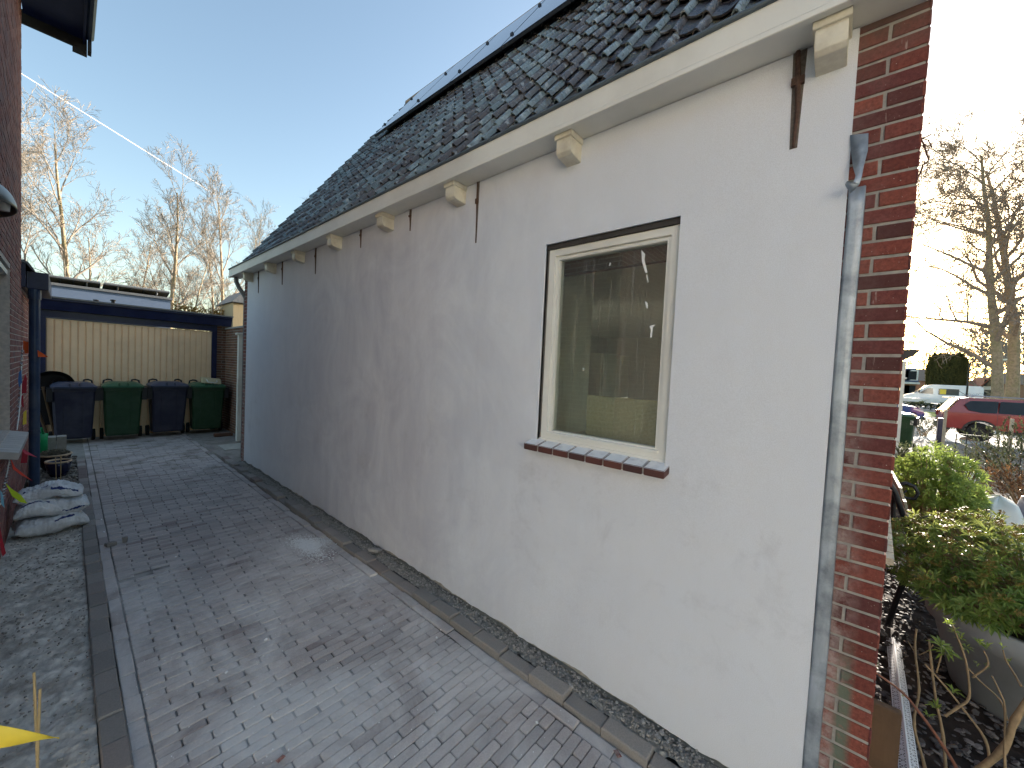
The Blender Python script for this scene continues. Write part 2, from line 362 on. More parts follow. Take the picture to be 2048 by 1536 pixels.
def leafm(name, stops, rough=.45):
    n = NB(name); n.col(n.mix(n.noise(25, 3), n.ramp(n.tint(), stops), n.ramp(n.tint(), [(p, tuple(x * .7 for x in c)) for p, c in stops])))
    n.rough(rough); n.b.inputs['Specular IOR Level'].default_value = .5
    tl = n.n('ShaderNodeBsdfTranslucent'); n.l(n.mix(.5, n.ramp(n.tint(), stops), tuple(min(1, x * 1.6) for x in stops[-1][1])), tl.inputs[0]); mx = n.n('ShaderNodeMixShader'); mx.inputs[0].default_value = .38
    n.l(n.b.outputs[0], mx.inputs[1]); n.l(tl.outputs[0], mx.inputs[2]); n.l(mx.outputs[0], n.t.nodes['Material Output'].inputs[0])
    return n.mat
MAT['pieris'] = leafm('pieris_leaf', [(0, srgb(58, 90, 44)), (.5, srgb(98, 134, 62)), (.85, srgb(140, 164, 84)), (1, srgb(176, 174, 98))])
MAT['pieris_fl'] = leafm('pieris_bud', [(0, srgb(130, 128, 66)), (.6, srgb(160, 150, 84)), (1, srgb(170, 138, 80))])
MAT['lime_leaf'] = leafm('bright_leaf', [(0, srgb(80, 108, 46)), (.6, srgb(122, 150, 64)), (1, srgb(160, 176, 92))])
MAT['dark_leaf'] = leafm('dark_leaf', [(0, srgb(36, 46, 36)), (.6, srgb(58, 74, 52)), (1, srgb(88, 92, 66))])
MAT['brown_leaf'] = leafm('brown_leaf', [(0, srgb(70, 48, 36)), (.6, srgb(104, 70, 48)), (1, srgb(128, 96, 64))])
MAT['bud_leaf'] = leafm('bud_leaf', [(0, srgb(88, 112, 40)), (1, srgb(150, 170, 70))])
MAT['conifer'] = leafm('conifer_leaf', [(0, srgb(58, 62, 30)), (1, srgb(104, 100, 50))], .8)
MAT['twig'] = M_('twig_bark', srgb(150, 128, 98), .8, .25, 40, .3)
MAT['redtwig'] = M_('red_twig_bark', srgb(120, 78, 62), .7, .25, 40, .3)
MAT['ivy'] = leafm('ivy_leaf', [(0, srgb(60, 78, 34)), (1, srgb(120, 130, 56))])

MAT['bark_d'] = M_('street_tree_bark', srgb(146, 130, 116), .9, .25, 9, .3)
# ================================================================== brick work helpers
def bricks(mb, O, ud, nd, L, z0, z1, pitch=.0619, bl=.21, bh=.0505, joint=.011, holes=(), proud=.005, start=0, mi=0, u0=0.0):
    O = Vector(O); ud = Vector(ud); nd = Vector(nd); up = Vector((0, 0, 1)); row = 0; z = z0 + joint * .5
    while z + bh * .5 < z1:
        zt = min(z + bh, z1); par = (row + start) % 2
        u = u0; first = True
        while u < L:
            ln = (bl - joint) / 2 if (first and par) else bl
            first = False; e = min(u + ln, L); segs = [(u, e)]
            for (a, b, c, d) in holes:
                if zt > c + .004 and z < d - .004:
                    ns = []
                    for (p, q) in segs:
                        if q <= a or p >= b: ns.append((p, q))
                        else:
                            if p < a: ns.append((p, a))
                            if q > b: ns.append((b, q))
                    segs = ns
            for (p, q) in segs:
                if q - p < .012: continue
                j = lambda k=.0012: rnd(-k, k)
                pr = proud + rnd(-.0016, .0016); c = .0035
                vs = []
                for dep, ins in ((-.002, 0), (pr - c * .5, 0), (pr, c)):
                    for (uu, zz) in ((p + ins, z + ins), (q - ins, z + ins), (q - ins, zt - ins), (p + ins, zt - ins)):
                        vs.append(O + ud * (uu + j()) + up * (zz + j()) + nd * dep)
                fs = [(8, 9, 10, 11)]
                for k in (0, 4):
                    for i in range(4): jn = (i + 1) % 4; fs.append((k + i, k + jn, k + 4 + jn, k + 4 + i))
                mb.add(vs, fs, mi)
            u = e + joint
        z += pitch; row += 1
def slab(mb, O, ud, nd, L, z0, z1, th, holes=(), mi=0):
    O = Vector(O); ud = Vector(ud); nd = Vector(nd)
    us = sorted({0, L} | {h[0] for h in holes} | {h[1] for h in holes})
    for a, b in zip(us[:-1], us[1:]):
        zs = [(z0, z1)]
        for h in holes:
            if h[0] < b - 1e-6 and h[1] > a + 1e-6:
                zs = [s for (p, q) in zs for s in ((p, min(q, h[2])), (max(p, h[3]), q)) if s[1] - s[0] > 1e-6]
        for (p, q) in zs:
            pts = [O + ud * a + Vector((0, 0, p)), O + ud * b + Vector((0, 0, p)), O + ud * b + Vector((0, 0, q)), O + ud * a + Vector((0, 0, q))]
            mb.prism(pts, -nd * th, mi)
X = Vector((1, 0, 0)); Y = Vector((0, 1, 0)); Z = Vector((0, 0, 1))
# ================================================================== ground sheets
def sheet(name, x0, x1, y0, y1, z, m, nx=1, ny=1, amp=0, sc=5, kind='structure', f=None):
    mb = MB(); vs = []
    for j in range(ny + 1):
        for i in range(nx + 1):
            x = x0 + (x1 - x0) * i / nx; y = y0 + (y1 - y0) * j / ny
            h = z
            if amp: h += amp * (noise.fractal(Vector((x * sc, y * sc, 1.3)), .7, 2.1, 5))
            if f: h += f(x, y)
            vs.append((x, y, h))
    fs = [(j * (nx + 1) + i, j * (nx + 1) + i + 1, (j + 1) * (nx + 1) + i + 1, (j + 1) * (nx + 1) + i) for j in range(ny) for i in range(nx)]
    mb.add(vs, fs, 0, .5)
    return struct(mb.build(name, m, smooth=True), kind)
sheet('ground', -900, 2500, -1500, 1500, -.30, MAT['grass'])
sheet('yard_base', -14, 9.2, -14, 24, -.06, MAT['asphalt'])
sheet('yard_paving', 1.90, 6.0, 8.05, 12.0, -.002, M_('grey_yard_paving', srgb(150, 144, 136), .9, .25, 9, .4, 40, sc=(1, 3, 1), dirt=srgb(96, 92, 80), dirta=.6), 8, 8, .004, 2)
sheet('yard_paving', 1.797, 1.8995, 9.6, 12.0, -.003, MAT['concrete'], 2, 8, .002, 2)
sheet('yard_paving', -.4, .26, 9.6, 12.0, -.004, MAT['concrete'], 4, 8, .004, 2)
sheet('joint_sand', .25, 1.80, -1.6, 12.0, -.0125, paver_mat('joint_sand', srgb(74, 70, 64), srgb(84, 80, 74)), 62, 540, .0028, 3, 'structure', lambda x, y: .0062 * max(0, min(1, .5 + 2.2 * noise.fractal(Vector((x * 1.3, y * .9, 8)), .8, 2.1, 3))) * (1 if 1.2 < y < 4.7 else .35))
def paving():
    mb = MB(); y = -1.5; row = 0
    while y < 12.0:
        p = .0545; far = y > 8.9
        u = .268 - (.105 if row % 2 else 0) - rnd(0, .012)
        if u < .2: u += .0
        while u < 1.715:
            ln = .205 + rnd(-.006, .004); a = max(u, .268); b = min(u + ln, 1.715)
            g = rnd(.004, .009)
            if random.random() < .06: g += .006
            if b - a > .03:
                hole = any(abs(a + (b - a) / 2 - hx) < .09 and abs(y - hy) < .035 for hx, hy in ((.43, 4.35), (.36, 4.27)))
                zt = rnd(-.0018, .0022) + .004 * noise.noise(Vector((u * 1.3, y * 1.1, 4)))
                if hole: zt -= .010
                M = Matrix.Translation(((a + b) / 2, y + p / 2, zt)) @ Matrix.Rotation(rnd(-.010, .010), 4, 'X') @ Matrix.Rotation(rnd(-.006, .006), 4, 'Y') @ Matrix.Rotation(rnd(-.006, .006), 4, 'Z')
                hl = (b - a) / 2; hw = (p - rnd(.002, .006)) / 2; vs = []; cz = .0035; cx = .004
                for (zz, q) in ((-.03, 0), (-cz, 0), (0, cx)):
                    k = hl - q; m = hw - q * .7; r = .006 if q == 0 else .004
                    for (xx, yy) in ((-k + r, -m), (k - r, -m), (k, -m + r), (k, m - r), (k - r, m), (-k + r, m), (-k, m - r), (-k, -m + r)):
                        vs.append(M @ Vector((xx, yy, zz)))
                fs = [tuple(range(16, 24))]
                for kk in (0, 8):
                    for i in range(8): j = (i + 1) % 8; fs.append((kk + i, kk + j, kk + 8 + j, kk + 8 + i))
                mb.add(vs, fs)
            u += ln + g
        y += p; row += 1
    # stretcher courses along both edges
    for (x0, x1) in ((.193, .262), (1.722, 1.795)):
        y = -1.5
        while y < 12:
            ln = .205 + rnd(-.004, .004); zt = rnd(-.002, .003)
            M = Matrix.Translation((0, 0, zt)) @ Matrix.Rotation(rnd(-.006, .006), 4, 'Y')
            mb.cbox(x0 + rnd(0, .004), x1 - rnd(0, .004), y, y + ln - rnd(.002, .007), -.04, 0, .004, 0, M); y += ln
    return struct(mb.build('driveway_paving', MAT['paver']))
paving()
def kerbs():
    for nm, (x0, x1), zt, ln0, y1 in (('kerb', (.098, .19), .018, .21, 9.5), ('kerb', (1.80, 1.895), .036, .235, 9.6)):
        mb = MB(); y = -1.5
        while y < y1:
            ln = ln0 + rnd(-.01, .01); w = 1 if x0 < 1 else 0
            off = .012 * noise.noise(Vector((x0, y * .7, 9)))
            M = Matrix.Translation((off + rnd(-.002, .002), 0, rnd(-.004, .004))) @ Matrix.Rotation(rnd(-.01, .01), 4, 'Y')
            mb.cbox(x0, x1, y, y + ln - rnd(.003, .008), -.06, zt, .006, 0, M); y += ln
        struct(mb.build('kerb', MAT['kerb']))
kerbs()
sheet('garden_soil', -.42, .097, -2.5, 6.35, -.012, M_('grey_garden_soil', srgb(206, 200, 190), .95, .35, 14, 1.0, 80, dirt=srgb(132, 120, 106), dirta=.6), 46, 760, .016, 7, 'structure',
      lambda x, y: .010 * noise.fractal(Vector((x * 40, y * 40, 2)), .8, 2, 4))
sheet('pebble_bed', -.42, .1, 6.35, 9.6, -.02, MAT['soil'], 20, 200, .012, 8)
sheet('wall_strip_soil', 1.89, 2.02, -.3, 7.9, .028, M_('grey_rubble_soil', srgb(150, 148, 142), .95, .4, 30, 1.0, 90), 16, 900, .012, 16, 'structure', lambda x, y: .012 * noise.fractal(Vector((x * 50, y * 50, 5)), .8, 2, 4))
sheet('front_garden_soil', 2.02, 10.0, -6.5, -.12, -.01, M_('dark_garden_soil', srgb(58, 48, 42), .95, .4, 12, 1.0, 60), 200, 160, .02, 5)
sheet('parking_paving', 10.0, 21.0, -14, 2.5, -.004, M_('grey_clinker', srgb(122, 116, 108), .9, .2, 3, .5, 40, sc=(.6, 5, 1)))
sheet('shell_gravel', 21.0, 30.0, -30, 10, -.004, MAT['pale_gravel'])
sheet('road', 30.0, 38.5, -160, 160, -.008, MAT['asphalt'])
sheet('pavement', 36.0, 38.5, -160, 160, .0, M_('pale_paving', srgb(160, 154, 146), .9, .1, 4, .2))
sheet('grass_verge', 38.5, 47.0, -160, 160, .02, M_('bright_grass', srgb(96, 128, 44), .9, .25, 2, .5))  # bright green is the verge grass's own colour
sheet('road', 47.0, 76.0, -160, 160, .0, M_('pale_road', srgb(150, 148, 144), .85, .1, 4, .2))
def chips(name, n, fn, size, mat, lab, thin=.45, kind='stuff', parent=None):
    mb = MB()
    for _ in range(n):
        p, k = fn(); s = rnd(*size) * k
        M = Matrix.Translation(p) @ Matrix.Rotation(rnd(0, 6.3), 4, 'Z') @ Matrix.Rotation(rnd(-.5, .5), 4, 'X') @ Matrix.Rotation(rnd(-.4, .4), 4, 'Y')
        m = random.choice((5, 6, 7)); vs = []
        for (zz, q) in ((-thin, .75), (0, 1), (thin, .7)):
            for i in range(m):
                a = 2 * math.pi * i / m; rr = s * q * rnd(.75, 1.1); vs.append(M @ Vector((rr * math.cos(a) * 1.2, rr * math.sin(a) * .85, zz * s * rnd(.8, 1.1))))
        fs = [tuple(range(2 * m, 3 * m))]
        for k2 in (0, m):
            for i in range(m): j = (i + 1) % m; fs.append((k2 + i, k2 + j, k2 + m + j, k2 + m + i))
        mb.add(vs, fs)
    o = mb.build(name, mat); o['label'] = lab; o['category'] = name.replace('_', ' '); o['kind'] = kind
    return o
chips('pebbles', 1500, lambda: (Vector((rnd(-.36, .09), 6.3 + (9.9 - 6.3) * random.random() ** 1.3, rnd(0, .02))), 1), (.012, .028), MAT['stone'], 'grey and white pebbles around the bowls beside the downpipe')
def rub():
    y = 7.7 * random.random() ** 1.4
    return Vector((rnd(1.9, 2.0), y, rnd(.035, .055))), (2.0 if random.random() < .03 else 1.0)
chips('rubble', 4600, rub, (.0025, .008), M_('mortar_rubble', srgb(176, 172, 166), .95, .3, 60, .6, tv=.45), 'crumbled mortar rubble along the foot of the plastered wall')
chips('slate_chips', 7000, lambda: (Vector((2.05 + 4.6 * random.random() ** 1.5, -.16 - rnd(0, 1) * 2.2, rnd(.0, .03))), 1), (.008, .024), MAT['slate'], 'dark slate and bark chips covering the front garden bed', .25)
chips('soil_crumbs', 1300, lambda: (Vector((rnd(-.36, .09), rnd(.3, 6.2), rnd(0, .008))), 1), (.003, .009), M_('crumb', srgb(176, 168, 158), .95, .4, 60, .4, tv=.5), 'loose crumbs of earth on the bare garden strip')
def grit():
    y = 1.0 + 7 * random.random() ** 1.2; return Vector((rnd(.2, 1.79), y, .003)), (2.0 if random.random() < .04 else .7)
chips('plaster_crumbs', 420, grit, (.002, .006), MAT['dust'], 'small white plaster crumbs scattered over the brick driveway')
# spilled plaster powder patch
mb = MB(); c = onz(617, 1090, .004)
for _ in range(5200):
    a = rnd(0, 6.28); r = abs(random.gauss(0, .55)) * (1 + .3 * math.sin(a * 3 + 1)); p = c + Vector((math.cos(a) * r * .13, math.sin(a) * r * .24, rnd(0, .002) + .002 * max(0, 1 - r)))
    s = rnd(.002, .007); mb.lathe([(s, 0), (s * .6, .0016), (.0005, .002)], p, 5)
for _ in range(70):
    p = c + Vector((random.gauss(.02, .05), random.gauss(-.33, .06), 0)); s = rnd(.003, .010); mb.lathe([(s, 0), (s * .6, .0014), (.0005, .0016)], p, 6)
tag(mb.build('spilled_plaster', MAT['dust']), 'round patch of spilled white plaster powder on the brick driveway', 'plaster spill', kind='stuff')
# ================================================================== plastered house
house = thing('plastered_house', (2.0, -.15, 0), 'low house with freshly plastered grey side wall, old pantile roof and red brick corner', 'house')
WH = (.67 + .154, 1.50 + .154, 1.40, 2.66)     # window hole, u measured from the corner at y=-.154
FH = (.75, 1.95, .98, 2.35)                   # street window hole, u from x=2.007
mb = MB()
slab(mb, (2.012, -.149, 0), Y, -X, 8.149, -.1, 3.24, .26, [(WH[0] - .005, WH[1] - .005, WH[2], WH[3])])
slab(mb, (2.272, -.149, 0), X, -Y, 6.5, -.1, 3.24, .25, [(FH[0] - .265, FH[1] - .265, FH[2], FH[3])])
slab(mb, (8.772, 8.0, 0), -X, Y, 6.5, -.1, 3.24, .25)
slab(mb, (9.0, -.149, 0), Y, X, 8.149, -.1, 3.24, .225, [(1.2, 3.0, .9, 2.3)])  # unseen east opening, added so sun brightens the room
mb.build('masonry', MAT['mortar'], house)
for yy in (-.149, 7.75): MB().prism([(2.012, yy, 3.2405), (9.0, yy, 3.2405), (5.5, yy, 8.0)], (0, .25, 0)).build('gable', MAT['mortar'], house)
mb = MB()
bricks(mb, (2.012, -.154, 0), Y, -X, .26, -.01, 3.24, u0=0.0)
bricks(mb, (2.007, -.149, 0), X, -Y, 6.9, -.01, 3.24, u0=0.0, start=1, holes=[FH])
bricks(mb, (2.012, 8.0, 0), -Y, -X, .24, -.01, 3.24)
bw = mb.build('brickwork', MAT['brick_red'], house)
bw['label'] = 'red brick corner with pale mortar and white lime stains'
# plaster coat with broken lower edge
def plaster_coat():
    mb = MB(); y0, y1 = .039, 7.8; n = 620; hy0, hy1, hz0, hz1 = .67, 1.50, 1.40, 2.66
    ys = sorted([y0 + (y1 - y0) * i / n for i in range(n + 1)] + [hy0, hy1])
    lowf = lambda y: .066 + .026 * noise.fractal(Vector((y * 3.1, 0, 0)), .8, 2.2, 5) + (.02 if 2.2 < y < 3.2 else 0) * abs(noise.noise(Vector((y * 6, 3, 1))))
    xf = lambda y, z: 2.0 + .0025 * noise.noise(Vector((0, y * 1.1, z * 1.1)))
    zc = [0.0, .45, .95, 1.40, 1.70, 2.0, 2.33, 2.66, 2.95, 3.237]
    for a, b in zip(ys[:-1], ys[1:]):
        if b - a < 1e-7: continue
        for k in range(len(zc) - 1):
            za, zb = zc[k], zc[k + 1]
            if a >= hy0 - 1e-6 and b <= hy1 + 1e-6 and za >= hz0 - 1e-6 and zb <= hz1 + 1e-6: continue
            l = [(a, lowf(a) if k == 0 else za), (b, lowf(b) if k == 0 else za), (b, zb), (a, zb)]
            mb.add([(xf(y, z), y, z) for y, z in l], [(0, 3, 2, 1)], 0, .5)
        mb.add([(xf(a, lowf(a)), a, lowf(a)), (xf(b, lowf(b)), b, lowf(b)), (2.0118, b, lowf(b) + .004), (2.0118, a, lowf(a) + .004)], [(0, 1, 2, 3)], 0, .5)
    for (yy) in (y0, y1): mb.quad((2.0 - .0005, yy, .03), (2.0118, yy, .03), (2.0118, yy, 3.237), (2.0 - .0005, yy, 3.237), 0, .5)
    # returns into the window hole
    for (p, q) in (((hy0, hz0), (hy0, hz1)), ((hy1, hz0), (hy1, hz1)), ((hy0, hz1), (hy1, hz1))):
        mb.quad((2.0, p[0], p[1]), (2.0, q[0], q[1]), (2.034, q[0], q[1]), (2.034, p[0], p[1]), 0, .5)
    return mb.build('plaster_coat', MAT['plaster'], house)
pc = plaster_coat(); pc['label'] = 'fresh grey plaster coat with darker damp patches and ragged foot'
# thin ragged base render showing below the coat
mb = MB(); n = 700
for i in range(n):
    a = .05 + 7.75 * i / n; b = .05 + 7.75 * (i + 1) / n
    q = lambda y: .075 + .03 * noise.fractal(Vector((y * 2.3, 7, 0)), .9, 2.2, 5)
    g = lambda y: 1.992 - .012 * abs(noise.fractal(Vector((y * 4, 2, 0)), .9, 2.2, 4))
    qa, qb = min(q(a), .055 + .5 * q(a)), min(q(b), .055 + .5 * q(b))
    mb.add([(g(a), a, 0), (g(b), b, 0), (g(b) + .004, b, qb * .62), (g(a) + .004, a, qa * .62), (2.011, b, qb * .7), (2.011, a, qa * .7)], [(0, 3, 2, 1), (3, 5, 4, 2)])
mb.build('base_render', MAT['render_edge'], house)
# window
def window(parent, y0, y1, z0, z1, x):
    # frame built from outer and inner members, glass behind
    mb = MB()
    def ring(a0, a1, c0, c1, t, xa, xb, b=.003):
        mb.cbox(xa, xb, a0, a0 + t, c0, c1, b); mb.cbox(xa, xb, a1 - t, a1, c0, c1, b)
        mb.cbox(xa + .0005, xb, a0 + t, a1 - t, c1 - t, c1, b); mb.cbox(xa + .0005, xb, a0 + t, a1 - t, c0, c0 + t, b)
    ring(y0 + .006, y1 - .012, z0 + .004, z1 - .03, .045, x, x + .09)
    ring(y0 + .052, y1 - .058, z0 + .05, z1 - .076, .022, x + .014, x + .07)
    mb.cbox(x - .008, x + .02, y0 + .05, y1 - .056, z0 + .046, z0 + .062, .003)       # glazing bar at the foot
    mb.box(x - .012, x + .04, y0 + .004, y1 - .01, z0 - .004, z0 + .02)                # drip board
    fr = mb.build('window_frame', MAT['cream'], parent)
    g = MB(); g.box(x + .04, x + .046, y0 + .07, y1 - .076, z0 + .068, z1 - .094)
    gl = g.build('glass', MAT['glass'], fr)
    for pts in (((1283, 500), (1290, 508), (1289, 520), (1295, 545), (1291, 546), (1284, 524)), ((1290, 602), (1295, 606), (1296, 617), (1293, 616)), ((1299, 652), (1311, 649), (1306, 655), (1304, 674), (1300, 676), (1302, 660)), ((1220, 525), (1222, 526), (1220, 532), (1218, 531)), ((1166, 735), (1168, 738), (1166, 742)), ((1294, 548), (1297, 562), (1296, 566), (1293, 552))):
        if True: m = MB(); m.prism([onx(u, v, x + .0395) for u, v in pts], (-.0012, 0, 0)); m.build('paint_smear', MAT['dust'], fr)
    return fr
fr = window(house, .67, 1.50, 1.40, 2.66, 2.032)
mb = MB(); mb.box(2.018, 2.06, .672, 1.498, 2.632, 2.659); mb.build('lintel_gap', MAT['darkboard'], house)
# blind box and cord behind the glass
mb = MB(); mb.box(2.13, 2.18, .74, 1.45, 2.49, 2.66); mb.build('blind_box', MAT['interior_dk'], house)
# brick sill: eight dark glazed bricks, tops whitened with plaster dust
mb = MB(); ys = [.645 + (1.545 - .645) * i / 8.3 for i in range(9)]
mb2 = MB()
for i in range(8):
    a = .645 + .1125 * i + .003; b = a + .1035; k = rnd(-.002, .002)
    vs = [(1.925 + k, a, 1.345), (2.012, a, 1.36), (1.925 + k, b, 1.345), (2.012, b, 1.36), (1.925 + k, a, 1.385), (2.04, a, 1.412), (1.925 + k, b, 1.385), (2.04, b, 1.412)]
    mb.add(vs, [(0, 1, 3, 2), (4, 6, 7, 5), (0, 4, 5, 1), (2, 3, 7, 6), (0, 2, 6, 4), (1, 5, 7, 3)])
mb2.add([(1.932, .656, 1.35), (2.012, .656, 1.363), (1.932, 1.545, 1.35), (2.012, 1.545, 1.363), (1.932, .656, 1.382), (2.04, .656, 1.408), (1.932, 1.545, 1.382), (2.04, 1.545, 1.408)], [(0, 1, 3, 2), (4, 6, 7, 5), (0, 4, 5, 1), (2, 3, 7, 6), (0, 2, 6, 4), (1, 5, 7, 3)])
n_ = NB('sill_brick'); geo = n_.n('ShaderNodeNewGeometry'); sp = n_.n('ShaderNodeSeparateXYZ'); n_.l(geo.outputs['Normal'], sp.inputs[0])
ds = n_.math('MULTIPLY', n_.ramp(sp.outputs[2], [(.5, 0.0), (.8, 1.0)]), n_.ramp(n_.noise(16, 6, .7), [(.3, .75), (.5, 1.0)]))
n_.col(n_.mix(ds, n_.ramp(n_.tint(), [(0, srgb(70, 46, 44)), (1, srgb(104, 60, 52))]), srgb(240, 240, 240))); n_.rough(.6); n_.bump(n_.noise(90, 4), .4, .003)
sl = mb.build('window_sill', n_.mat, house, bevel=.003); mb2.build('sill_mortar', MAT['mortar'], sl)
# street window with its tiled sill
mb = MB()
mb.cbox(2.75, 2.81, -.10, -.02, .98, 2.35); mb.cbox(3.90, 3.957, -.10, -.02, .98, 2.35); mb.cbox(2.81, 3.90, -.10, -.02, .98, 1.04); mb.cbox(2.81, 3.90, -.10, -.02, 2.29, 2.35)
f2 = mb.build('window_frame', MAT['cream'], house); g = MB(); g.box(2.81, 3.90, -.065, -.06, 1.04, 2.29); g.build('glass', MAT['glass'], f2)
mb = MB()
for i in range(12):
    a = 2.68 + .112 * i; mb.cbox(a + .002, a + .110, -.190, -.10, .905, .955 + rnd(-.001, .001), .004, 0, Matrix.Translation((0, 0, 0)))
mb.build('window_sill', M_('pale_sill_brick', srgb(196, 186, 170), .7, .1, 12, .3, dirt=srgb(120, 110, 100), dirta=.4), house)
# interior room shell
mb = MB()
mb.box(2.272, 8.77, .101, 4.5, .02, .08); mb.box(2.272, 8.77, .101, 4.5, 2.74, 2.8)
mb.box(8.70, 8.77, .101, 1.05, .02, 2.8); mb.box(8.70, 8.77, 2.85, 4.5, .02, 2.8); mb.box(2.272, 8.77, 4.5, 4.6, .02, 2.8)
mb.build('room_lining', MAT['interior'], house)
mb = MB(); mb.box(2.105, 2.62, 1.49, 1.4995, 1.41, 2.655); mb.box(2.105, 2.30, .6705, .68, 1.41, 2.655)
mb.box(2.10, 2.36, .6705, 1.4995, 1.385, 1.412); mb.build('reveal_board', MAT['interior'], house)
# gutter, fascia, soffit
mb = MB(); y0, y1 = -.152, 8.27
mb.box(1.838, 1.862, y0, y1, 3.262, 3.363); mb.cbox(1.828, 1.862, y0, y1, 3.230, 3.2555, .003); mb.box(1.850, 1.862, y0, y1, 3.2556, 3.2618)
mb.box(1.862, 2.011, y0, y1, 3.240, 3.256); mb.box(1.862, 2.006, y0 + .001, y0 + .03, 3.256, 3.34); mb.box(1.862, 2.06, y1 - .03, y1 - .001, 3.256, 3.34)
mb.build('fascia', MAT['cream'], house)
mb = MB(); mb.tube([(1.834, y0, 3.374), (1.834, y1, 3.374)], .0125, 10); mb.box(1.845, 1.862, y0, y1, 3.3635, 3.374); mb.box(1.863, 2.0, y0, y1, 3.30, 3.303)
mb.build('gutter', MAT['grey_lip'], house)
def corbel():
    mb = MB(); w_ = .098
    prof = [(0, 0), (-.132, 0), (-.132, -.035), (-.128, -.035), (-.128, -.085), (-.122, -.108), (-.105, -.122), (0, -.135)]
    mb.prism([(2.006 + a, 0, 3.239 + b) for a, b in prof], (0, w_, 0))
    mb.box(1.866, 2.006, -.009, w_ + .009, 3.205, 3.2385)
    return mb
for k, yy in enumerate([.07, 1.27, 2.29, 3.29, 4.34, 5.37, 6.42, 7.50]):
    m = corbel(); m.v = [(a, b + yy, c) for a, b, c in m.v]; m.build('corbel', MAT['corbel'], house, bevel=.004)
for yy, ln, dx in ((.225, .40, .024), (2.155, .45, .013), (3.02, .19, .014), (3.91, .19, .013), (5.03, .32, .014), (6.16, .33, .014), (7.21, .35, .014)):
    mb = MB()                                 # recessed slot with a rusty tie in it
    mb.prism([(1.9985, yy - dx, 3.238), (1.9985, yy + dx, 3.238), (1.9985, yy + dx * .8, 3.238 - ln * .45), (1.9985, yy + dx * .55, 3.238 - ln), (1.9985, yy - dx * .55, 3.238 - ln * 1.0), (1.9985, yy - dx * .8, 3.238 - ln * .45)], (.004, 0, 0), 1)
    mb.tube([(1.994, yy + dx * .3, 3.236), (1.991, yy, 3.238 - ln * .3), (1.993, yy - dx * .25, 3.238 - ln * .65), (1.995, yy, 3.24 - ln)], [dx * .38, dx * .45, dx * .32, dx * .2], 6, 0)
    mb.box(1.984, 1.9983, yy - dx * .95, yy + dx * .95, 3.238 - ln * .36, 3.238 - ln * .28, 0)
    mb.build('wall_tie', [MAT['rust'], M_('slot_mortar', srgb(104, 94, 86), .95, .3, 60, .5)], house)
# zinc corner strip with its torn top curling away from the wall
mb = MB()
prof = [(.004, .0385), (-.004, .037), (-.0055, .028), (-.0035, .012), (-.004, -.010), (.004, -.013)]
zs = [0.0] + [2.62 * i / 40 for i in range(1, 41)]
vs = [(2.001 + px + .0015 * noise.noise(Vector((py * 60, z * 3, 1))), py + .010 * (z / 2.6) * 0 + .006 * noise.noise(Vector((0, z * 1.4, 3))), z) for z in zs for px, py in prof]
k = len(prof); mb.add(vs, [(j * k + i, j * k + i + 1, (j + 1) * k + i + 1, (j + 1) * k + i) for j in range(len(zs) - 1) for i in range(k - 1)], 0, .5)
# curled flap
fl = [onx(1737, 266, 1.996), onx(1700, 270, 1.996), onx(1736, 300, 1.985), onx(1702, 305, 1.99), onx(1728, 330, 1.962), onx(1706, 335, 1.975), onx(1724, 352, 1.945), onx(1711, 352, 1.955), onx(1719, 368, 1.935), onx(1707, 364, 1.925), onx(1709, 380, 1.94), onx(1694, 362, 1.93), onx(1700, 387, 1.955), onx(1690, 368, 1.945), onx(1697, 380, 1.985), onx(1691, 372, 1.975)]
mb.add(fl, [(i, i + 1, i + 3, i + 2) for i in range(0, 14, 2)], 0, .5)
zo = mb.build('corner_strip', MAT['zinc'], house, smooth=True)
zo['label'] = 'zinc corner strip with torn curling top'
md = zo.modifiers.new('s', 'SOLIDIFY'); md.thickness = .001
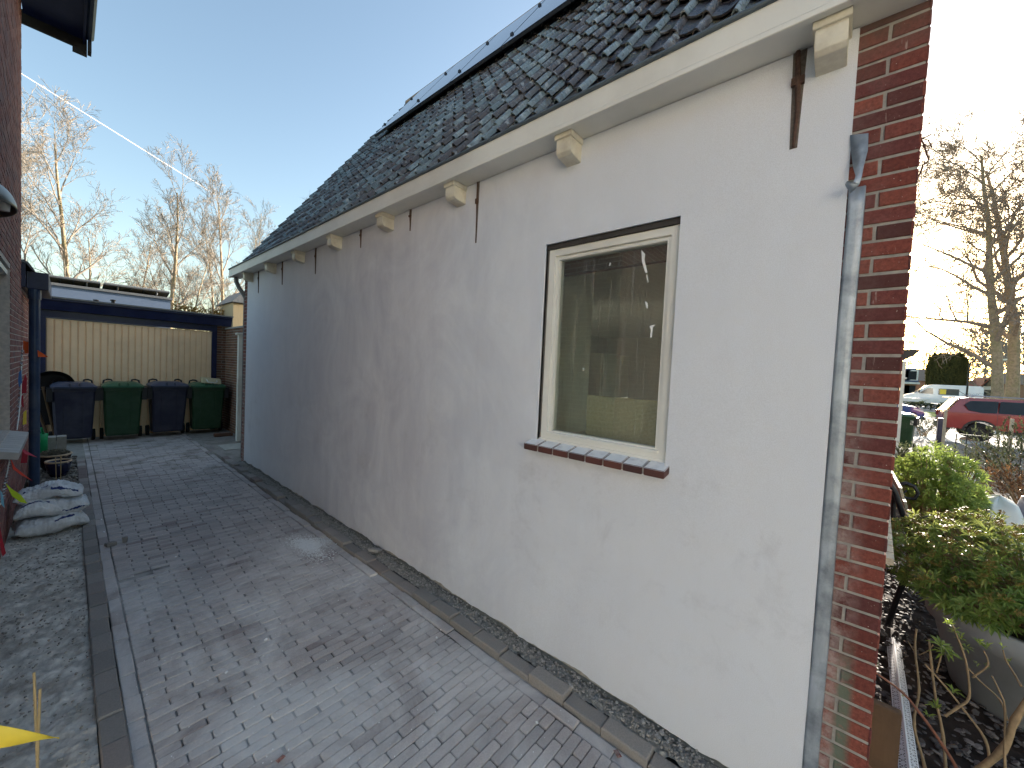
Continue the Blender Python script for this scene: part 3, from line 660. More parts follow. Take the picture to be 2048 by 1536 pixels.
# roof
def roof():
    S = Vector((1, 0, 1.4)).normalized(); N = Vector((-1.4, 0, 1)).normalized(); O = Vector((1.925, 0, 3.330))
    mb = MB(); cols = 51; rows = 25; cw = .1665; y0 = -.20
    prof = []
    for i in range(7): prof.append((.044 * i / 6, .008 + .031 * math.sin(math.pi * i / 6) ** .7 * 1.15))
    for i in range(1, 6): prof.append((.044 + .132 * i / 5, .008 - .022 * math.sin(math.pi * (i / 5) * .95)))
    npf = len(prof)
    for r in range(rows):
        for c in range(cols):
            s0 = r * .232 + rnd(-.009, .009); L = .275; du = rnd(-.005, .005); li = .026 + rnd(-.004, .008); ro = rnd(-.025, .025)
            sag = .012 * noise.noise(Vector((c * .2, r * .3, 0)))
            vs = []
            for (ss, lf, th) in ((s0, li, -.011), (s0, li, 0), (s0 + L * .5, li * .5, 0), (s0 + L, 0, 0)):
                for (u, h) in prof:
                    uu = c * cw + u * (1.02 if ss == s0 else .97) + du + ro * (ss - s0)
                    vs.append(O + S * ss + Y * (y0 + uu) + N * (h + lf + th + sag))
            k = npf; fs = [(i, i + 1, k + i + 1, k + i) for i in range(k - 1)]
            base = len(vs)                                     # separate lip verts so that shading stays crisp
            vs += vs[k:2 * k]
            fs += [(base + i, base + i + 1, 2 * k + i + 1, 2 * k + i) for i in range(k - 1)]
            fs += [(2 * k + i, 2 * k + i + 1, 3 * k + i + 1, 3 * k + i) for i in range(k - 1)]
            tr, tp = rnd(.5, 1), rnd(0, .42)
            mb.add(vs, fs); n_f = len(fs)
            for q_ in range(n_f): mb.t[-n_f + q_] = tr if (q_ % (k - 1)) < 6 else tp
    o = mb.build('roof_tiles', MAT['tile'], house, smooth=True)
    o['label'] = 'old moss and lichen stained pantiles'
    b = MB(); a0 = O - S * .02 - N * .012; a1 = O + S * (rows * .232) - N * .012
    for (ya, yb) in ((y0, y0 + cols * cw + .02),):
        b.prism([a0 + Y * ya, a0 + Y * yb, a1 + Y * yb, a1 + Y * ya], -N * .05)
        e = a1 + Vector((a1.x - a0.x, 0, a0.z - a1.z))
        b.prism([a1 + Y * ya, a1 + Y * yb, e + Y * yb, e + Y * ya], Vector((-1.4, 0, -1)).normalized() * .05)
    b.build('roof_boards', MAT['darkboard'], house)
    rt = MB(); rt.tube([a1 + Y * y0 + Z * .03, a1 + Y * (y0 + cols * cw) + Z * .03], .09, 10); rt.build('ridge', MAT['far_brown'], house)
    # solar panels
    z_lo, off = 5.93, .12
    s0 = (z_lo - 3.330) / 1.4 * 1.7205
    for i in range(6):
        ya = 6.80 - 1.055 * (i + 1); yb = ya + 1.04
        P = lambda s, y, n_: O + S * s + Y * y + N * n_
        m = MB(); m.prism([P(s0, ya, off), P(s0, yb, off), P(s0 + 1.66, yb, off), P(s0 + 1.66, ya, off)], N * .036)
        pn = m.build('solar_panel', M_('panel_frame', srgb(90, 96, 104), .4, .05, 5, 0, metal=.6), house)
        m = MB(); m.prism([P(s0 + .012, ya + .012, off + .037), P(s0 + .012, yb - .012, off + .037), P(s0 + 1.648, yb - .012, off + .037), P(s0 + 1.648, ya + .012, off + .037)], N * .003)
        m.build('cell_sheet', MAT['solar'], pn)
    m = MB()
    for s in (s0 + .35, s0 + 1.3): m.prism([P(s, .45, .05), P(s, 6.82, .05), P(s + .04, 6.82, .05), P(s + .04, .45, .05)], N * (off - .052))
    for i in range(7):
        for s in (s0 + .35, s0 + 1.3): q = P(s + .02, 6.808 - 1.055 * i, off + .03); m.box(q.x - .02, q.x + .012, q.y - .02, q.y + .02, q.z - .01, q.z + .03)
    m.build('mounting_rail', MAT['black_pl'], house)
roof()
# downpipe at the far corner
mb = MB(); mb.tube([(1.92, 8.16, 3.26), (1.925, 8.16, 3.16), (1.96, 8.13, 3.06), (2.02, 8.10, 2.96), (2.05, 8.08, 2.88), (2.055, 8.08, .05)], .036, 14)
mb.build('downpipe', M_('grey_downpipe', srgb(132, 134, 136), .5, .1, 10, .05), house, smooth=True)
# things in the room
t = thing('kitchen_cabinet', (3.4, 2.6, .08), 'pale kitchen cabinet with open shelf seen dimly through the window', 'cabinet')
mb = MB()
mb.box(3.5, 4.1, 2.45, 2.50, .08, 2.05); mb.box(3.5, 4.1, 3.35, 3.4, .08, 2.05); mb.box(3.5, 4.1, 2.5, 3.35, 2.0, 2.05); mb.box(3.5, 4.1, 2.5, 3.35, 1.55, 1.6); mb.box(4.06, 4.1, 2.5, 3.35, .08, 2.0); mb.box(3.5, 4.1, 2.5, 3.35, .08, .95)
mb.build('carcass', MAT['interior'], t)
mb = MB(); mb.box(3.48, 3.5, 1.85, 2.44, .1, 2.06); mb.box(3.5, 4.1, 1.83, 2.44, .1, 2.06); mb.build('door', MAT['white'], t)
t = thing('leaning_board', (2.34, 1.0, .95), 'yellowish chipboard sheet leaning low inside behind the window glass', 'board')
mb = MB(); mb.box(2.385, 2.405, .30, 1.36, .9, 1.70, M=Matrix.Identity(4)); mb.build('sheet', MAT['board'], t)
# ================================================================== neighbour house on the left
nh = thing('brick_house', (-.38, 2.2, 0), 'tall plum brick house rising along the left edge with navy eaves', 'house')
WX = -.38
NY = 2.2
NW = (5.20 - NY, 6.36 - NY, 1.0, 2.62)
mb = MB()
slab(mb, (WX - .005, NY, 0), Y, X, 7.65 - NY, -.1, 6.0, .25, [NW])
slab(mb, (WX - 5, NY, 0), X, -Y, 4.745, -.1, 6.0, .245)
slab(mb, (WX - .255, 7.65, 0), -X, Y, 4.5, -.1, 6.0, .25)
mb.box(-5.6, -5.39, NY + .01, 7.6, -.1, 6.0)
mb.build('masonry', MAT['mortar_n'], nh)
mb = MB()
bricks(mb, (WX - .005, NY - .005, 0), Y, X, 7.655 - NY, 0, 6.0, holes=[(NW[0] + .005, NW[1] + .005, NW[2], NW[3])], joint=.012)
bricks(mb, (WX - .005, NY, 0), -X, -Y, 3.0, 0, 6.0, joint=.012)
mb.build('brickwork', MAT['brick_n'], nh)
mb = MB()      # dark framed window deep in its reveal
x = WX - .09
mb.box(x - .05, x, 5.2, 5.26, 1.0, 2.62); mb.box(x - .05, x, 6.30, 6.36, 1.0, 2.62); mb.box(x - .05, x, 5.26, 6.30, 1.0, 1.07); mb.box(x - .05, x, 5.26, 6.30, 2.55, 2.62); mb.box(x - .049, x - .004, 5.75, 5.81, 1.07, 2.55)
wf = mb.build('window_frame', MAT['iron'], nh)
g = MB(); g.box(x - .03, x - .025, 5.26, 6.30, 1.07, 2.55); g.build('glass', MAT['darkglass'], wf)
mb = MB(); mb.box(WX - .085, WX - .02, 5.2, 6.36, 2.555, 2.60); mb.build('ventilation_grille', MAT['white'], nh)
mb = MB()
for i in range(11):
    a = 5.16 + .1125 * i; vs = [(-.385, a, .93), (-.272, a, .905), (-.385, a + .108, .93), (-.272, a + .108, .905), (-.45, a, 1.005), (-.268, a, .965), (-.45, a + .108, 1.005), (-.268, a + .108, .965)]
    mb.add(vs, [(0, 2, 3, 1), (4, 5, 7, 6), (0, 1, 5, 4), (2, 6, 7, 3), (0, 4, 6, 2), (1, 3, 7, 5)])
mb.build('window_sill', M_('pale_glazed_sill', srgb(186, 182, 178), .4, .1, 14, .2, tv=.15), nh, bevel=.004)
# eaves and roof
mb = MB(); mb.box(-.385, .11, NY - .3, 7.96, 5.98, 6.02); mb.box(.11, .135, NY - .3, 7.96, 5.93, 6.16); mb.build('eaves', MAT['navy'], nh)
mb = MB(); mb.box(-.6, .15, 7.96, 8.0, 5.86, 6.02); mb.box(.02, .15, 7.965, 8.02, 5.80, 5.98); mb.box(.155, .19, 7.9, 8.03, 5.84, 6.0); mb.build('verge_board', MAT['darkboard'], nh)
mb = MB()
for i in range(32):
    yy = NY - .3 + .195 * i; mb.prism([(.20, yy, 6.10 + rnd(0, .01)), (.20, yy + .185, 6.10 + rnd(0, .01)), (-2.6, yy + .185, 9.0), (-2.6, yy, 9.0)], (0, 0, .03))
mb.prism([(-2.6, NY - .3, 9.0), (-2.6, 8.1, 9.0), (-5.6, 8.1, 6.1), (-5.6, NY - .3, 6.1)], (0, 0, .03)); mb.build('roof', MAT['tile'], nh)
mb = MB(); mb.prism([(-.4, NY + .02, 6.0), (-5.6, NY + .02, 6.0), (-2.8, NY + .02, 8.8)], (0, .2, 0)); mb.build('gable', MAT['mortar_n'], nh); mb = MB(); mb.prism([(-.4, 7.4, 6.0), (-5.6, 7.4, 6.0), (-2.8, 7.4, 8.8)], (0, .2, 0)); mb.build('gable', MAT['mortar_n'], nh)
mb = MB(); mb.tube([(.165, NY - .3, 6.02), (.165, 7.9, 6.02)], .05, 10); mb.build('gutter', MAT['navy_pipe'], nh)
# wall lamp
lp = thing('wall_lamp', (-.38, 3.75, 2.62), 'brushed metal dome wall lamp on the brick wall at the left edge', 'lamp')
mb = MB(); vs = []
tip = onx(43, 440, -.235)
cz = tip.z; cy = tip.y
# hollow hood: half ellipsoid opening downward, arching out from the wall
n1, n2 = 18, 12
for sh in (0, .006):
    for i in range(n1 + 1):
        a = math.pi * i / n1
        for j in range(n2 + 1):
            b = math.pi / 2 * j / n2
            rx, ry, rz = .155 - sh, .30 - sh, .20 - sh
            vs.append((-.385 + rx * math.sin(b) * 1.0 + 0 * a, (cy - .34) + ry * math.cos(a) * math.sin(b) ** .8 * 1.0 * (.5 + .5 * math.sin(b)), (cz - .02) + rz * math.cos(b) * math.sin(a) ** .5 + .0))
k = (n2 + 1)
mb2 = MB()
hood = []
for sh in (0, .006):
    for i in range(n1 + 1):
        a = -math.pi / 2 + math.pi * i / n1        # around, from -y to +y
        for j in range(n2 + 1):
            b = math.pi / 2 * j / n2               # 0 = rim, 90 = top
            hood.append((-.382 + (.145 - sh) * math.cos(b) * math.cos(a), cy - .30 + (.30 - sh) * math.cos(b) * math.sin(a), cz - .03 + (.17 - sh) * math.sin(b) + .03 * math.cos(a)))
m_ = (n1 + 1) * k
fs = [(i * k + j, (i + 1) * k + j, (i + 1) * k + j + 1, i * k + j + 1) for i in range(n1) for j in range(n2)]
fs += [(m_ + i * k + j, m_ + i * k + j + 1, m_ + (i + 1) * k + j + 1, m_ + (i + 1) * k + j) for i in range(n1) for j in range(n2)]
fs += [(i * k, m_ + i * k, m_ + (i + 1) * k, (i + 1) * k) for i in range(n1)]
mb2.add(hood, fs, 0, .5); mb2.build('lamp_shade', M_('brushed_metal', srgb(120, 118, 112), .35, .1, 12, .05, metal=.8), lp, smooth=True)
mb = MB(); mb.lathe([(0, 0), (.03, .0), (.035, .05), (.02, .09), (0, .09)], (-.30, cy - .3, cz - .02), 14); mb.build('bulb', MAT['lightgl'], lp, smooth=True)
mb = MB(); mb.box(-.385, -.372, cy - .36, cy - .24, cz - .02, cz + .1); mb.build('mount', MAT['iron'], lp)
# annexe behind it
ax = thing('brick_annexe', (-.38, 7.65, 0), 'low flat roofed brick annexe behind the tall house with navy gutter', 'annexe')
mb = MB(); slab(mb, (WX - .005, 7.655, 0), Y, X, 1.35, -.1, 2.58, .2); slab(mb, (WX - .205, 9.005, 0), -X, Y, 3.5, -.1, 2.58, .2); mb.build('masonry', MAT['mortar_n'], ax)
mb = MB(); bricks(mb, (WX - .005, 7.66, 0), Y, X, 1.34, 0, 2.56, joint=.012); bricks(mb, (WX - .005, 9.005, 0), -X, Y, 3.6, 0, 2.56, joint=.012); mb.build('brickwork', MAT['brick_n'], ax)
mb = MB(); mb.cbox(-.345, -.17, 7.80, 9.1, 2.585, 2.80, .006); mb.cbox(-.45, -.35, 7.70, 9.1, 2.585, 2.92, .006); mb.build('gutter_box', MAT['navy'], ax)
mb = MB(); mb.prism([(-.46, 7.68, 2.925), (-.33, 7.68, 2.90), (-.28, 7.68, 2.81), (-.30, 7.68, 2.805), (-.345, 7.68, 2.88), (-.46, 7.68, 2.90)], (0, 1.4, 0)); mb.box(-3.9, -.46, 7.68, 9.05, 2.85, 2.9); mb.build('roof_trim', MAT['lead'], ax)
mb = MB(); mb.tube([(-.285, 7.86, 2.6), (-.285, 7.86, .0)], .047, 18); 
for zz in (1.72, .75): mb.tube([(-.285, 7.86, zz), (-.285, 7.86, zz + .035)], .052, 18)
mb.tube([(-.285, 7.86, 2.46), (-.285, 7.86, 2.585)], .056, 18); mb.build('downpipe', MAT['navy_pipe'], ax, smooth=False)
# ================================================================== garage
ga = thing('garage', (1.0, 12.0, 0), 'garage with ribbed beige door framed in navy at the end of the drive', 'garage')
GY = 12.0
L_ = ony(92, 635, GY).x; R_ = ony(424, 664, GY).x; J = ony(433, 700, GY).x; PR = ony(461, 660, GY).x; ztop = ony(260, 650, GY).z
mb = MB(); w_ = (R_ - L_) / 25
for i in range(25):
    a = L_ + w_ * i
    mb.prism([(a + .007, GY + .02, 0.02), (a + .012, GY, .02), (a + w_ - .012, GY, .02), (a + w_ - .007, GY + .02, .02)], (0, 0, ztop - .04))
mb.box(L_, R_, GY + .019, GY + .04, .0, ztop); mb.box(L_, R_, GY - .006, GY + .018, ztop - .02, ztop)
dr = mb.build('garage_door', MAT['door_beige'], ga)
mb = MB(); mb.box(L_ - .14, L_, GY - .03, GY + .1, 0, ztop + .02); mb.box(R_, J, GY - .03, GY + .1, 0, ztop + .02); mb.box(L_ - .14, J, GY - .035, GY + .1, ztop + .02, ztop + .16); mb.build('door_frame', MAT['navy'], ga)
mb = MB(); slab(mb, (J + .001, GY + .005, 0), X, -Y, PR - J, -.1, ztop + .16, .2); mb.build('masonry', MAT['mortar'], ga); mb = MB(); slab(mb, (-1.6, GY + .005, 0), X, -Y, L_ - .14 + 1.6, -.1, ztop + .16, .2); 
mb.build('masonry', MAT['mortar'], ga)
mb = MB(); bricks(mb, (J + .006, GY + .005, 0), X, -Y, PR - J, 0, ztop + .15); mb.build('brickwork', MAT['brick_g'], ga); mb = MB(); bricks(mb, (-1.6, GY + .005, 0), X, -Y, L_ - .14 + 1.6, 0, ztop + .15); mb.build('brickwork', MAT['brick_g'], ga)
FT = ony(467, 634, GY - .2); FB = ony(461, 656, GY - .2)
mb = MB(); z0, z1 = ztop + .165, FT.z - .02
mb.prism([(-1.7, GY - .12, z0), (-1.7, GY - .17, z0 + .17), (-1.7, GY - .20, z0 + .19), (-1.7, GY - .20, z1), (-1.7, GY + .1, z1), (-1.7, GY + .1, z0)], (FT.x + 1.68, 0, 0)); mb.build('fascia', MAT['navy'], ga)
mb = MB(); mb.box(-1.72, FT.x, GY - .22, GY - .17, z1 + .001, z1 + .03); mb.build('roof_edge_trim', MAT['lead'], ga)
mb = MB(); mb.box(-1.7, FT.x - .03, GY - .165, GY + 5, z1 - .02, z1 + .012); mb.build('roof', MAT['asphalt'], ga)
# clad building with rooftop panels further back
cb = thing('clad_building', (1.0, 17.0, 0), 'blue grey clad outbuilding rising behind the garage roof', 'outbuilding')
TR = ony(341, 600, 17.0)
mb = MB(); mb.box(-3.2, TR.x, 17.0, 21, -.1, TR.z); mb.build('wall', MAT['clad'], cb)
mb = MB(); mb.box(-3.25, TR.x + .05, 16.95, 21.05, TR.z, TR.z + .07); mb.build('roof', MAT['lead'], cb)
def parr(u0, u1, lab):
    t = thing('solar_array', (ony(u0, 570, 16.9).x, 17.3, TR.z + .1), lab, 'solar array', 'tilted solar arrays on the outbuilding')
    zt = ony(210, 567, 16.9).z; zb = TR.z + .10; xa = ony(u0, 570, 16.9).x; xb = ony(u1, 570, 16.9).x
    a = Vector((xa, 16.9, zt)); b = Vector((xb, 16.9, zt)); c = Vector((xb, 17.75, zb)); d = Vector((xa, 17.75, zb)); nn = (b - a).cross(d - a).normalized()
    mb = MB(); mb.prism([a, b, c, d], nn * .03, 0); mb.build('panel', MAT['solar_back'], t)
    mb = MB(); n = 5
    for i in range(n + 1): p = a + (b - a) * i / n; q = d + (c - d) * i / n; mb.tube([p - nn * .01, q - nn * .01], .018, 6)
    mb.tube([a, b], .035, 6); mb.tube([d, c], .035, 6)
    for i in (1, 4): p = a + (b - a) * i / n; mb.tube([p, (p.x, 17.05, TR.z + .07)], .02, 6)
    mb.build('rack', MAT['lead'], t)
parr(60, 200, 'left of two tilted solar arrays on the outbuilding, seen from its underside'); parr(208, 339, 'right of two tilted solar arrays on the outbuilding, seen from its underside')
# vents on the garage roof
for k, u in enumerate((192, 226)):
    p = ony(u, 605, 12.6); tag(MB().lathe([(.03, -.12), (.03, .03), (.045, .035), (.045, .06), (0, .07)], p, 12).build('roof_vent', MAT['black_pl']), ('small black roof vent on the garage, %s one' % ('left' if k == 0 else 'right')), 'roof vent', 'vents on the garage roof')
# garden wall and gate post at the right
gw = thing('garden_wall', (2.66, 10, 0), 'mossy brown brick garden wall between the garage and the gate post', 'wall')
GX = 2.62; wt = onx(470, 657, GX).z
mb = MB(); slab(mb, (GX + .005, 10.12, 0), Y, -X, 1.87, -.1, wt, .18); mb.box(GX - .02, GX + .2, 10.12, 11.99, wt + .001, wt + .04); mb.build('masonry', MAT['mortar'], gw)
mb = MB(); bricks(mb, (GX + .005, 10.12, 0), Y, -X, 1.87, 0, wt); mb.build('brickwork', MAT['brick_g'], gw)
gp = thing('gate_post', (2.5, 9.9, 0), 'white painted gate post between the plastered house and the garden wall', 'gate post')
a = ony(479, 666, 9.9); mb = MB(); mb.cbox(a.x - .02, a.x + .09, 9.85, 9.95, 0.02, a.z - .04, .004); mb.cbox(a.x - .06, a.x + .13, 9.82, 9.98, a.z - .04, a.z, .004); mb.build('post', MAT['white'], gp)
mb = MB(); mb.box(a.x + .09, a.x + .9, 9.88, 9.92, .05, a.z - .08); mb.build('gate_leaf', M_('grey_gate', srgb(120, 122, 120), .7, .1, 5, .1), gp)
# paving slabs and loose bits by the gate
p = onz(462, 893); mb = MB(); mb.cbox(2.02, 2.45, p.y - .35, p.y + .22, -.02, .012, .005); mb.cbox(2.46, 2.6, p.y - .30, p.y + .25, -.02, .010, .005)
struct(mb.build('paving_slab', M_('pale_slab', srgb(176, 174, 164), .9, .12, 9, .3, dirt=srgb(110, 108, 90), dirta=.4)))
tag(MB().cbox(onz(445, 873).x - .15, onz(445, 873).x + .2, 10.75, 10.86, 0, .07, .006).build('loose_brick', MAT['brick_g']), 'brown brick lying flat in front of the rightmost green bin', 'brick', 'loose bricks')
# ================================================================== bins
def make_bin(loc, sc, bodym, lidm, label, name='wheelie_bin'):
    t = thing(name, (0, 0, 0), label, 'wheelie bin', 'wheelie bins')
    mb = MB(); secs = [(0.09, .225, .19), (.12, .235, .21), (.90, .272, .30), (.905, .285, .315), (.955, .285, .32)]
    vs = []
    for z, hx, hy in secs:
        b = .03
        for (x, y) in ((-hx + b, -hy), (hx - b, -hy), (hx, -hy + b), (hx, hy - b), (hx - b, hy), (-hx + b, hy), (-hx, hy - b), (-hx, -hy + b)): vs.append((x, y + (.04 if z < .2 else 0), z))
    fs = [tuple(range(7, -1, -1))]
    for k in range(len(secs) - 1):
        for i in range(8): j = (i + 1) % 8; fs.append((k * 8 + i, k * 8 + j, k * 8 + 8 + j, k * 8 + 8 + i))
    mb.add(vs, fs, 0, .5)
    for xx in (-.12, .12): mb.prism([(xx - .008, -.2145, .14), (xx + .008, -.2145, .14), (xx + .008, -.307, .88), (xx - .008, -.307, .88)], (0, .006, 0))
    mb.prism([(-.20, -.178, .13), (.20, -.178, .13), (.22, -.20, .30), (-.22, -.20, .30)], (0, .01, 0))
    mb.build('body', bodym, t)
    mb = MB(); v = []; L = []
    for (z, hx, hy, oy) in ((.957, .29, .345, -.02), (.985, .295, .35, -.02), (1.015, .26, .30, 0), (1.05, .18, .22, .02)):
        b = .04
        for (x, y) in ((-hx + b, -hy), (hx - b, -hy), (hx, -hy + b), (hx, hy - b), (hx - b, hy), (-hx + b, hy), (-hx, hy - b), (-hx, -hy + b)): v.append((x, y + oy, z))
    fs = [tuple(range(24, 32)), tuple(range(7, -1, -1))]
    for k in range(3):
        for i in range(8): j = (i + 1) % 8; fs.append((k * 8 + i, k * 8 + j, k * 8 + 8 + j, k * 8 + 8 + i))
    mb.add(v, fs, 0, .5)
    for xx in (-.06, .06): mb.box(xx - .01, xx + .01, -.36, -.10, .99, 1.045)
    ld = mb.build('lid', lidm, t, bevel=.004)
    for sx in (-1, 1):
        mb = MB(); mb.tube([(sx * .13, .20, 1.03), (sx * .15, .26, 1.075), (sx * .2, .30, 1.08), (sx * .25, .30, 1.06), (sx * .26, .27, 1.0)], .014, 8); mb.build('handle', MAT['black_pl'], ld)
        mb = MB(); mb.box(sx * .30 - .035, sx * .30 + .035, -.30, .30, .74, .955); mb.build('rim_bracket', MAT['black_pl'], t)
        mb = MB(); M = Matrix.Translation((sx * .275, .22, .1)) @ Matrix.Rotation(R(90), 4, 'Y')
        mb.lathe([(0, -.025), (.095, -.025), (.1, -.015), (.1, .015), (.095, .025), (0, .025)], (0, 0, 0), 24, M=M); wh = mb.build('wheel', MAT['rubber'], t)
        mb = MB(); mb.lathe([(0, -.029), (.055, -.027), (.055, .027), (0, .029)], (0, 0, 0), 16, M=M); mb.build('hub', MAT['lead'], wh)
    mb = MB(); mb.tube([(-.25, .22, .1), (.25, .22, .1)], .012, 8); mb.build('axle', MAT['chrome'], t)
    t.location = loc; t.scale = sc
    return t
FY = 11.08
def bin_at(u0, u1, vt, bodym, lidm, label, dy=0, rz=0):
    a = ony(u0, vt, FY + dy); b = ony(u1, vt, FY + dy); t = make_bin(((a.x + b.x) / 2, FY + dy + .35, 0), ((b.x - a.x) / .60, 1, a.z / 1.0), bodym, lidm, label); t.rotation_euler.z = rz + math.pi * 0
    return t
# the bins stand with their wheels towards the drive side rail, fronts to the camera
bin_at(97, 195, 772, MAT['bin_navy'], MAT['lid_navy'], 'widest dark blue wheelie bin, leftmost in the row before the garage', 0, R(2))
bin_at(203, 291, 771, MAT['bin_green'], MAT['lid_green'], 'green wheelie bin standing between the two dark blue bins', .05, R(-1))
bin_at(300, 380, 770, MAT['bin_navy'], MAT['lid_navy'], 'dark blue wheelie bin standing between the two green bins', .1, R(1))
b4 = bin_at(383, 456, 771, MAT['bin_green'], MAT['lid_green'], 'rightmost green wheelie bin, a cream tool case on its lid', .12, R(-3))
# plastering float box on the right bin
a = ony(422, 768, 11.3)
t = thing('tool_case', (a.x, 11.3, a.z), 'small cream case with white handle lying on the right green bin', 'case')
mb = MB(); M = Matrix.Translation((a.x, 11.35, a.z + .01)) @ Matrix.Rotation(R(6), 4, 'Y'); mb.prism([M @ Vector(p) for p in ((-.17, -.1, .0), (.19, -.1, .0), (.17, -.06, .13), (-.19, -.06, .13))], (0, .16, 0)); mb.build('case_body', M_('cream_plastic', srgb(206, 196, 160), .5, .05, 8, .05), t, bevel=.01)
mb = MB(); mb.tube([M @ Vector(p) for p in ((-.10, -.10, .08), (-.10, -.15, .06), (-.08, -.17, .03), (.06, -.17, .03), (.09, -.15, .06), (.09, -.10, .08))], .013, 8); mb.build('handle', MAT['white'], t, smooth=True)
# upended wheelbarrow
wb = thing('wheelbarrow', (ony(100, 800, 11.5).x, 11.5, 0), 'upended black wheelbarrow leaning against the garage behind the leftmost bin', 'wheelbarrow')
c = ony(103, 752, 11.65); mb = MB(); n = 20; vs = []
for i in range(n + 1):
    a = math.pi * i / n
    for (q, zz, yy) in ((1.0, 0, .12), (1.0, 0, -.02), (.8, 0, -.10), (.0, 0, -.14)):
        vs.append((c.x + .02 + .30 * q * math.cos(a), c.y - yy, c.z - .26 + .36 * q * math.sin(a) ** .8 + (0)))
fs = [(i * 4 + j, i * 4 + j + 1, (i + 1) * 4 + j + 1, (i + 1) * 4 + j) for i in range(n) for j in range(3)]
mb.add(vs, fs, 0, .5); mb.prism([(c.x - .28, c.y - .10, c.z - .26), (c.x + .32, c.y - .10, c.z - .26), (c.x + .16, c.y + .05, .35), (c.x - .10, c.y + .05, .35)], (0, .12, 0)); mb.build('tray', MAT['black_pl'], wb, smooth=False)
mb = MB(); mb.tube([(c.x - .26, c.y - .2, c.z - .2), (c.x - .02, c.y - .1, .05)], .02, 8); mb.tube([(c.x - .1, c.y - .18, c.z - .2), (c.x + .06, c.y - .1, .05)], .02, 8); mb.build('frame', MAT['post_wood'], wb)
# ================================================================== things on the left strip
p = onz(112, 897); t = thing('concrete_block', (p.x, p.y, 0), 'grey concrete block behind the bowls beside the watering can', 'block'); mb = MB()
w0 = ony(92, 880, 9.75); w1 = ony(133, 880, 9.75)
mb.cbox(w0.x, (w0.x + w1.x) / 2 - .004, 9.75, 9.95, 0, w1.z + .06, .006); mb.cbox((w0.x + w1.x) / 2 + .004, w1.x, 9.76, 9.95, 0, w1.z + .06, .006); mb.build('block', MAT['concrete'], t)
a = ony(83, 880, 9.6); t = thing('watering_can', (a.x, 9.6, 0), 'bright green plastic watering can standing behind the navy downpipe', 'watering can')
z0 = ony(83, 908, 9.6).z; z1 = ony(83, 868, 9.6).z; z2 = ony(83, 857, 9.6).z; rr = ony(97, 880, 9.6).x - a.x; z0 = max(.0, z0)
mb = MB(); mb.lathe([(0, z0), (rr * .95, z0), (rr * .9, z1 * .8), (rr * .98, z1), (rr * .7, z1 + .004), (rr * .6, z1 * .97)], (a.x, 9.6, 0), 24); mb.build('can_body', MAT['can'], t, smooth=True)
mb = MB(); mb.tube([(a.x - rr * .3, 9.5, z1 * .75), (a.x - rr * .35, 9.47, z1 * 1.1), (a.x - .0, 9.5, z2 + .02), (a.x + rr * .2, 9.55, z1 * 1.05), (a.x + rr * .25, 9.6, z1)], .016, 8); mb.build('handle', MAT['can'], t, smooth=True)
mb = MB(); mb.tube([(a.x - rr * .7, 9.62, z0 + .1), (a.x - rr * 1.4, 9.7, z1 * .9), (a.x - rr * 1.8, 9.75, z1 * 1.1)], .014, 8); mb.build('spout', MAT['can'], t, smooth=True)
def bowl(u, v, y, du, h, m, lab, plant):
    a = ony(u, v, y); rr = ony(u + du, v, y).x - a.x; zt = a.z
    t = thing('bowl_planter', (a.x, y, 0), lab, 'planter', 'glazed bowl planters'); h = zt
    mb = MB(); mb.lathe([(0, .0), (rr * .5, .0), (rr * .82, h * .35), (rr * .96, h * .75), (rr * .98, h - .01), (rr * .9, h - .01), (rr * .86, h * .6), (0, h * .6)], (a.x, y, 0), 32); b = mb.build('bowl', m, t, smooth=True)
    mb = MB(); mb.lathe([(rr * .9, h - .008), (rr * .92, h + .008), (rr * 1.02, h + .010), (rr * 1.04, h - .004), (rr * .98, h - .016)], (a.x, y, 0), 36); mb.build('bowl_rim', MAT['rim'], t, smooth=True)
    mb = MB(); mb.lathe([(rr * .9, h - .06), (0, h - .04)], (a.x, y, 0), 24); mb.build('potting_soil', MAT['soil'], t)
    if plant:
        mb = MB()
        for _ in range(900):
            r = rr * .85 * math.sqrt(random.random()); q = rnd(0, 6.28); pz = h - .02 + rnd(0, .09) * (1 - r / rr * .6); s = rnd(.015, .035); d = Vector((rnd(-1, 1), rnd(-1, 1), rnd(.1, 1))).normalized(); e = d.orthogonal().normalized() * s * .4
            c = Vector((a.x + r * math.cos(q), y + r * math.sin(q), pz)); mb.add([c, c + d * s * .5 + e, c + d * s, c + d * s * .5 - e], [(0, 1, 2, 3)])
        mb.build('dry_foliage', leafm('dry_leaf', [(0, srgb(60, 56, 48)), (1, srgb(128, 122, 104))], .8), t)
bowl(109, 908, 8.95, 35, .3, MAT['glaze_b'], 'black bowl planter with cream rim full of dry leaves', True)
bowl(117, 922, 8.45, 27, .2, MAT['glaze'], 'dark blue bowl planter with cream rim, empty, in front of the black one', False)
for k, (ub, ut, y, lab, vb, vt) in enumerate(((113, 111, 7.7, 'left bamboo cane standing before the bowl planters', 1000, 915), (121, 122, 7.7, 'right bamboo cane standing before the bowl planters', 975, 910),
        (76, 68, 2.35, 'taller bamboo cane standing in the bare soil at the bottom left', 1560, 1345), (74, 80, 2.35, 'shorter bamboo cane standing in the bare soil at the bottom left', 1560, 1378))):
    a = ony(ut, vt, y); b = ony(ub, vb, y); b.z = max(b.z, -.02) if y > 3 else b.z
    b = a + (b - a) * ((a.z + .02) / max(1e-3, a.z - b.z)) if b.z < -.02 or y < 3 else b
    tag(MB().tube([b, a], [.0045, .004], 7).build('bamboo_cane', MAT['bamboo']), lab, 'cane', 'bamboo canes')
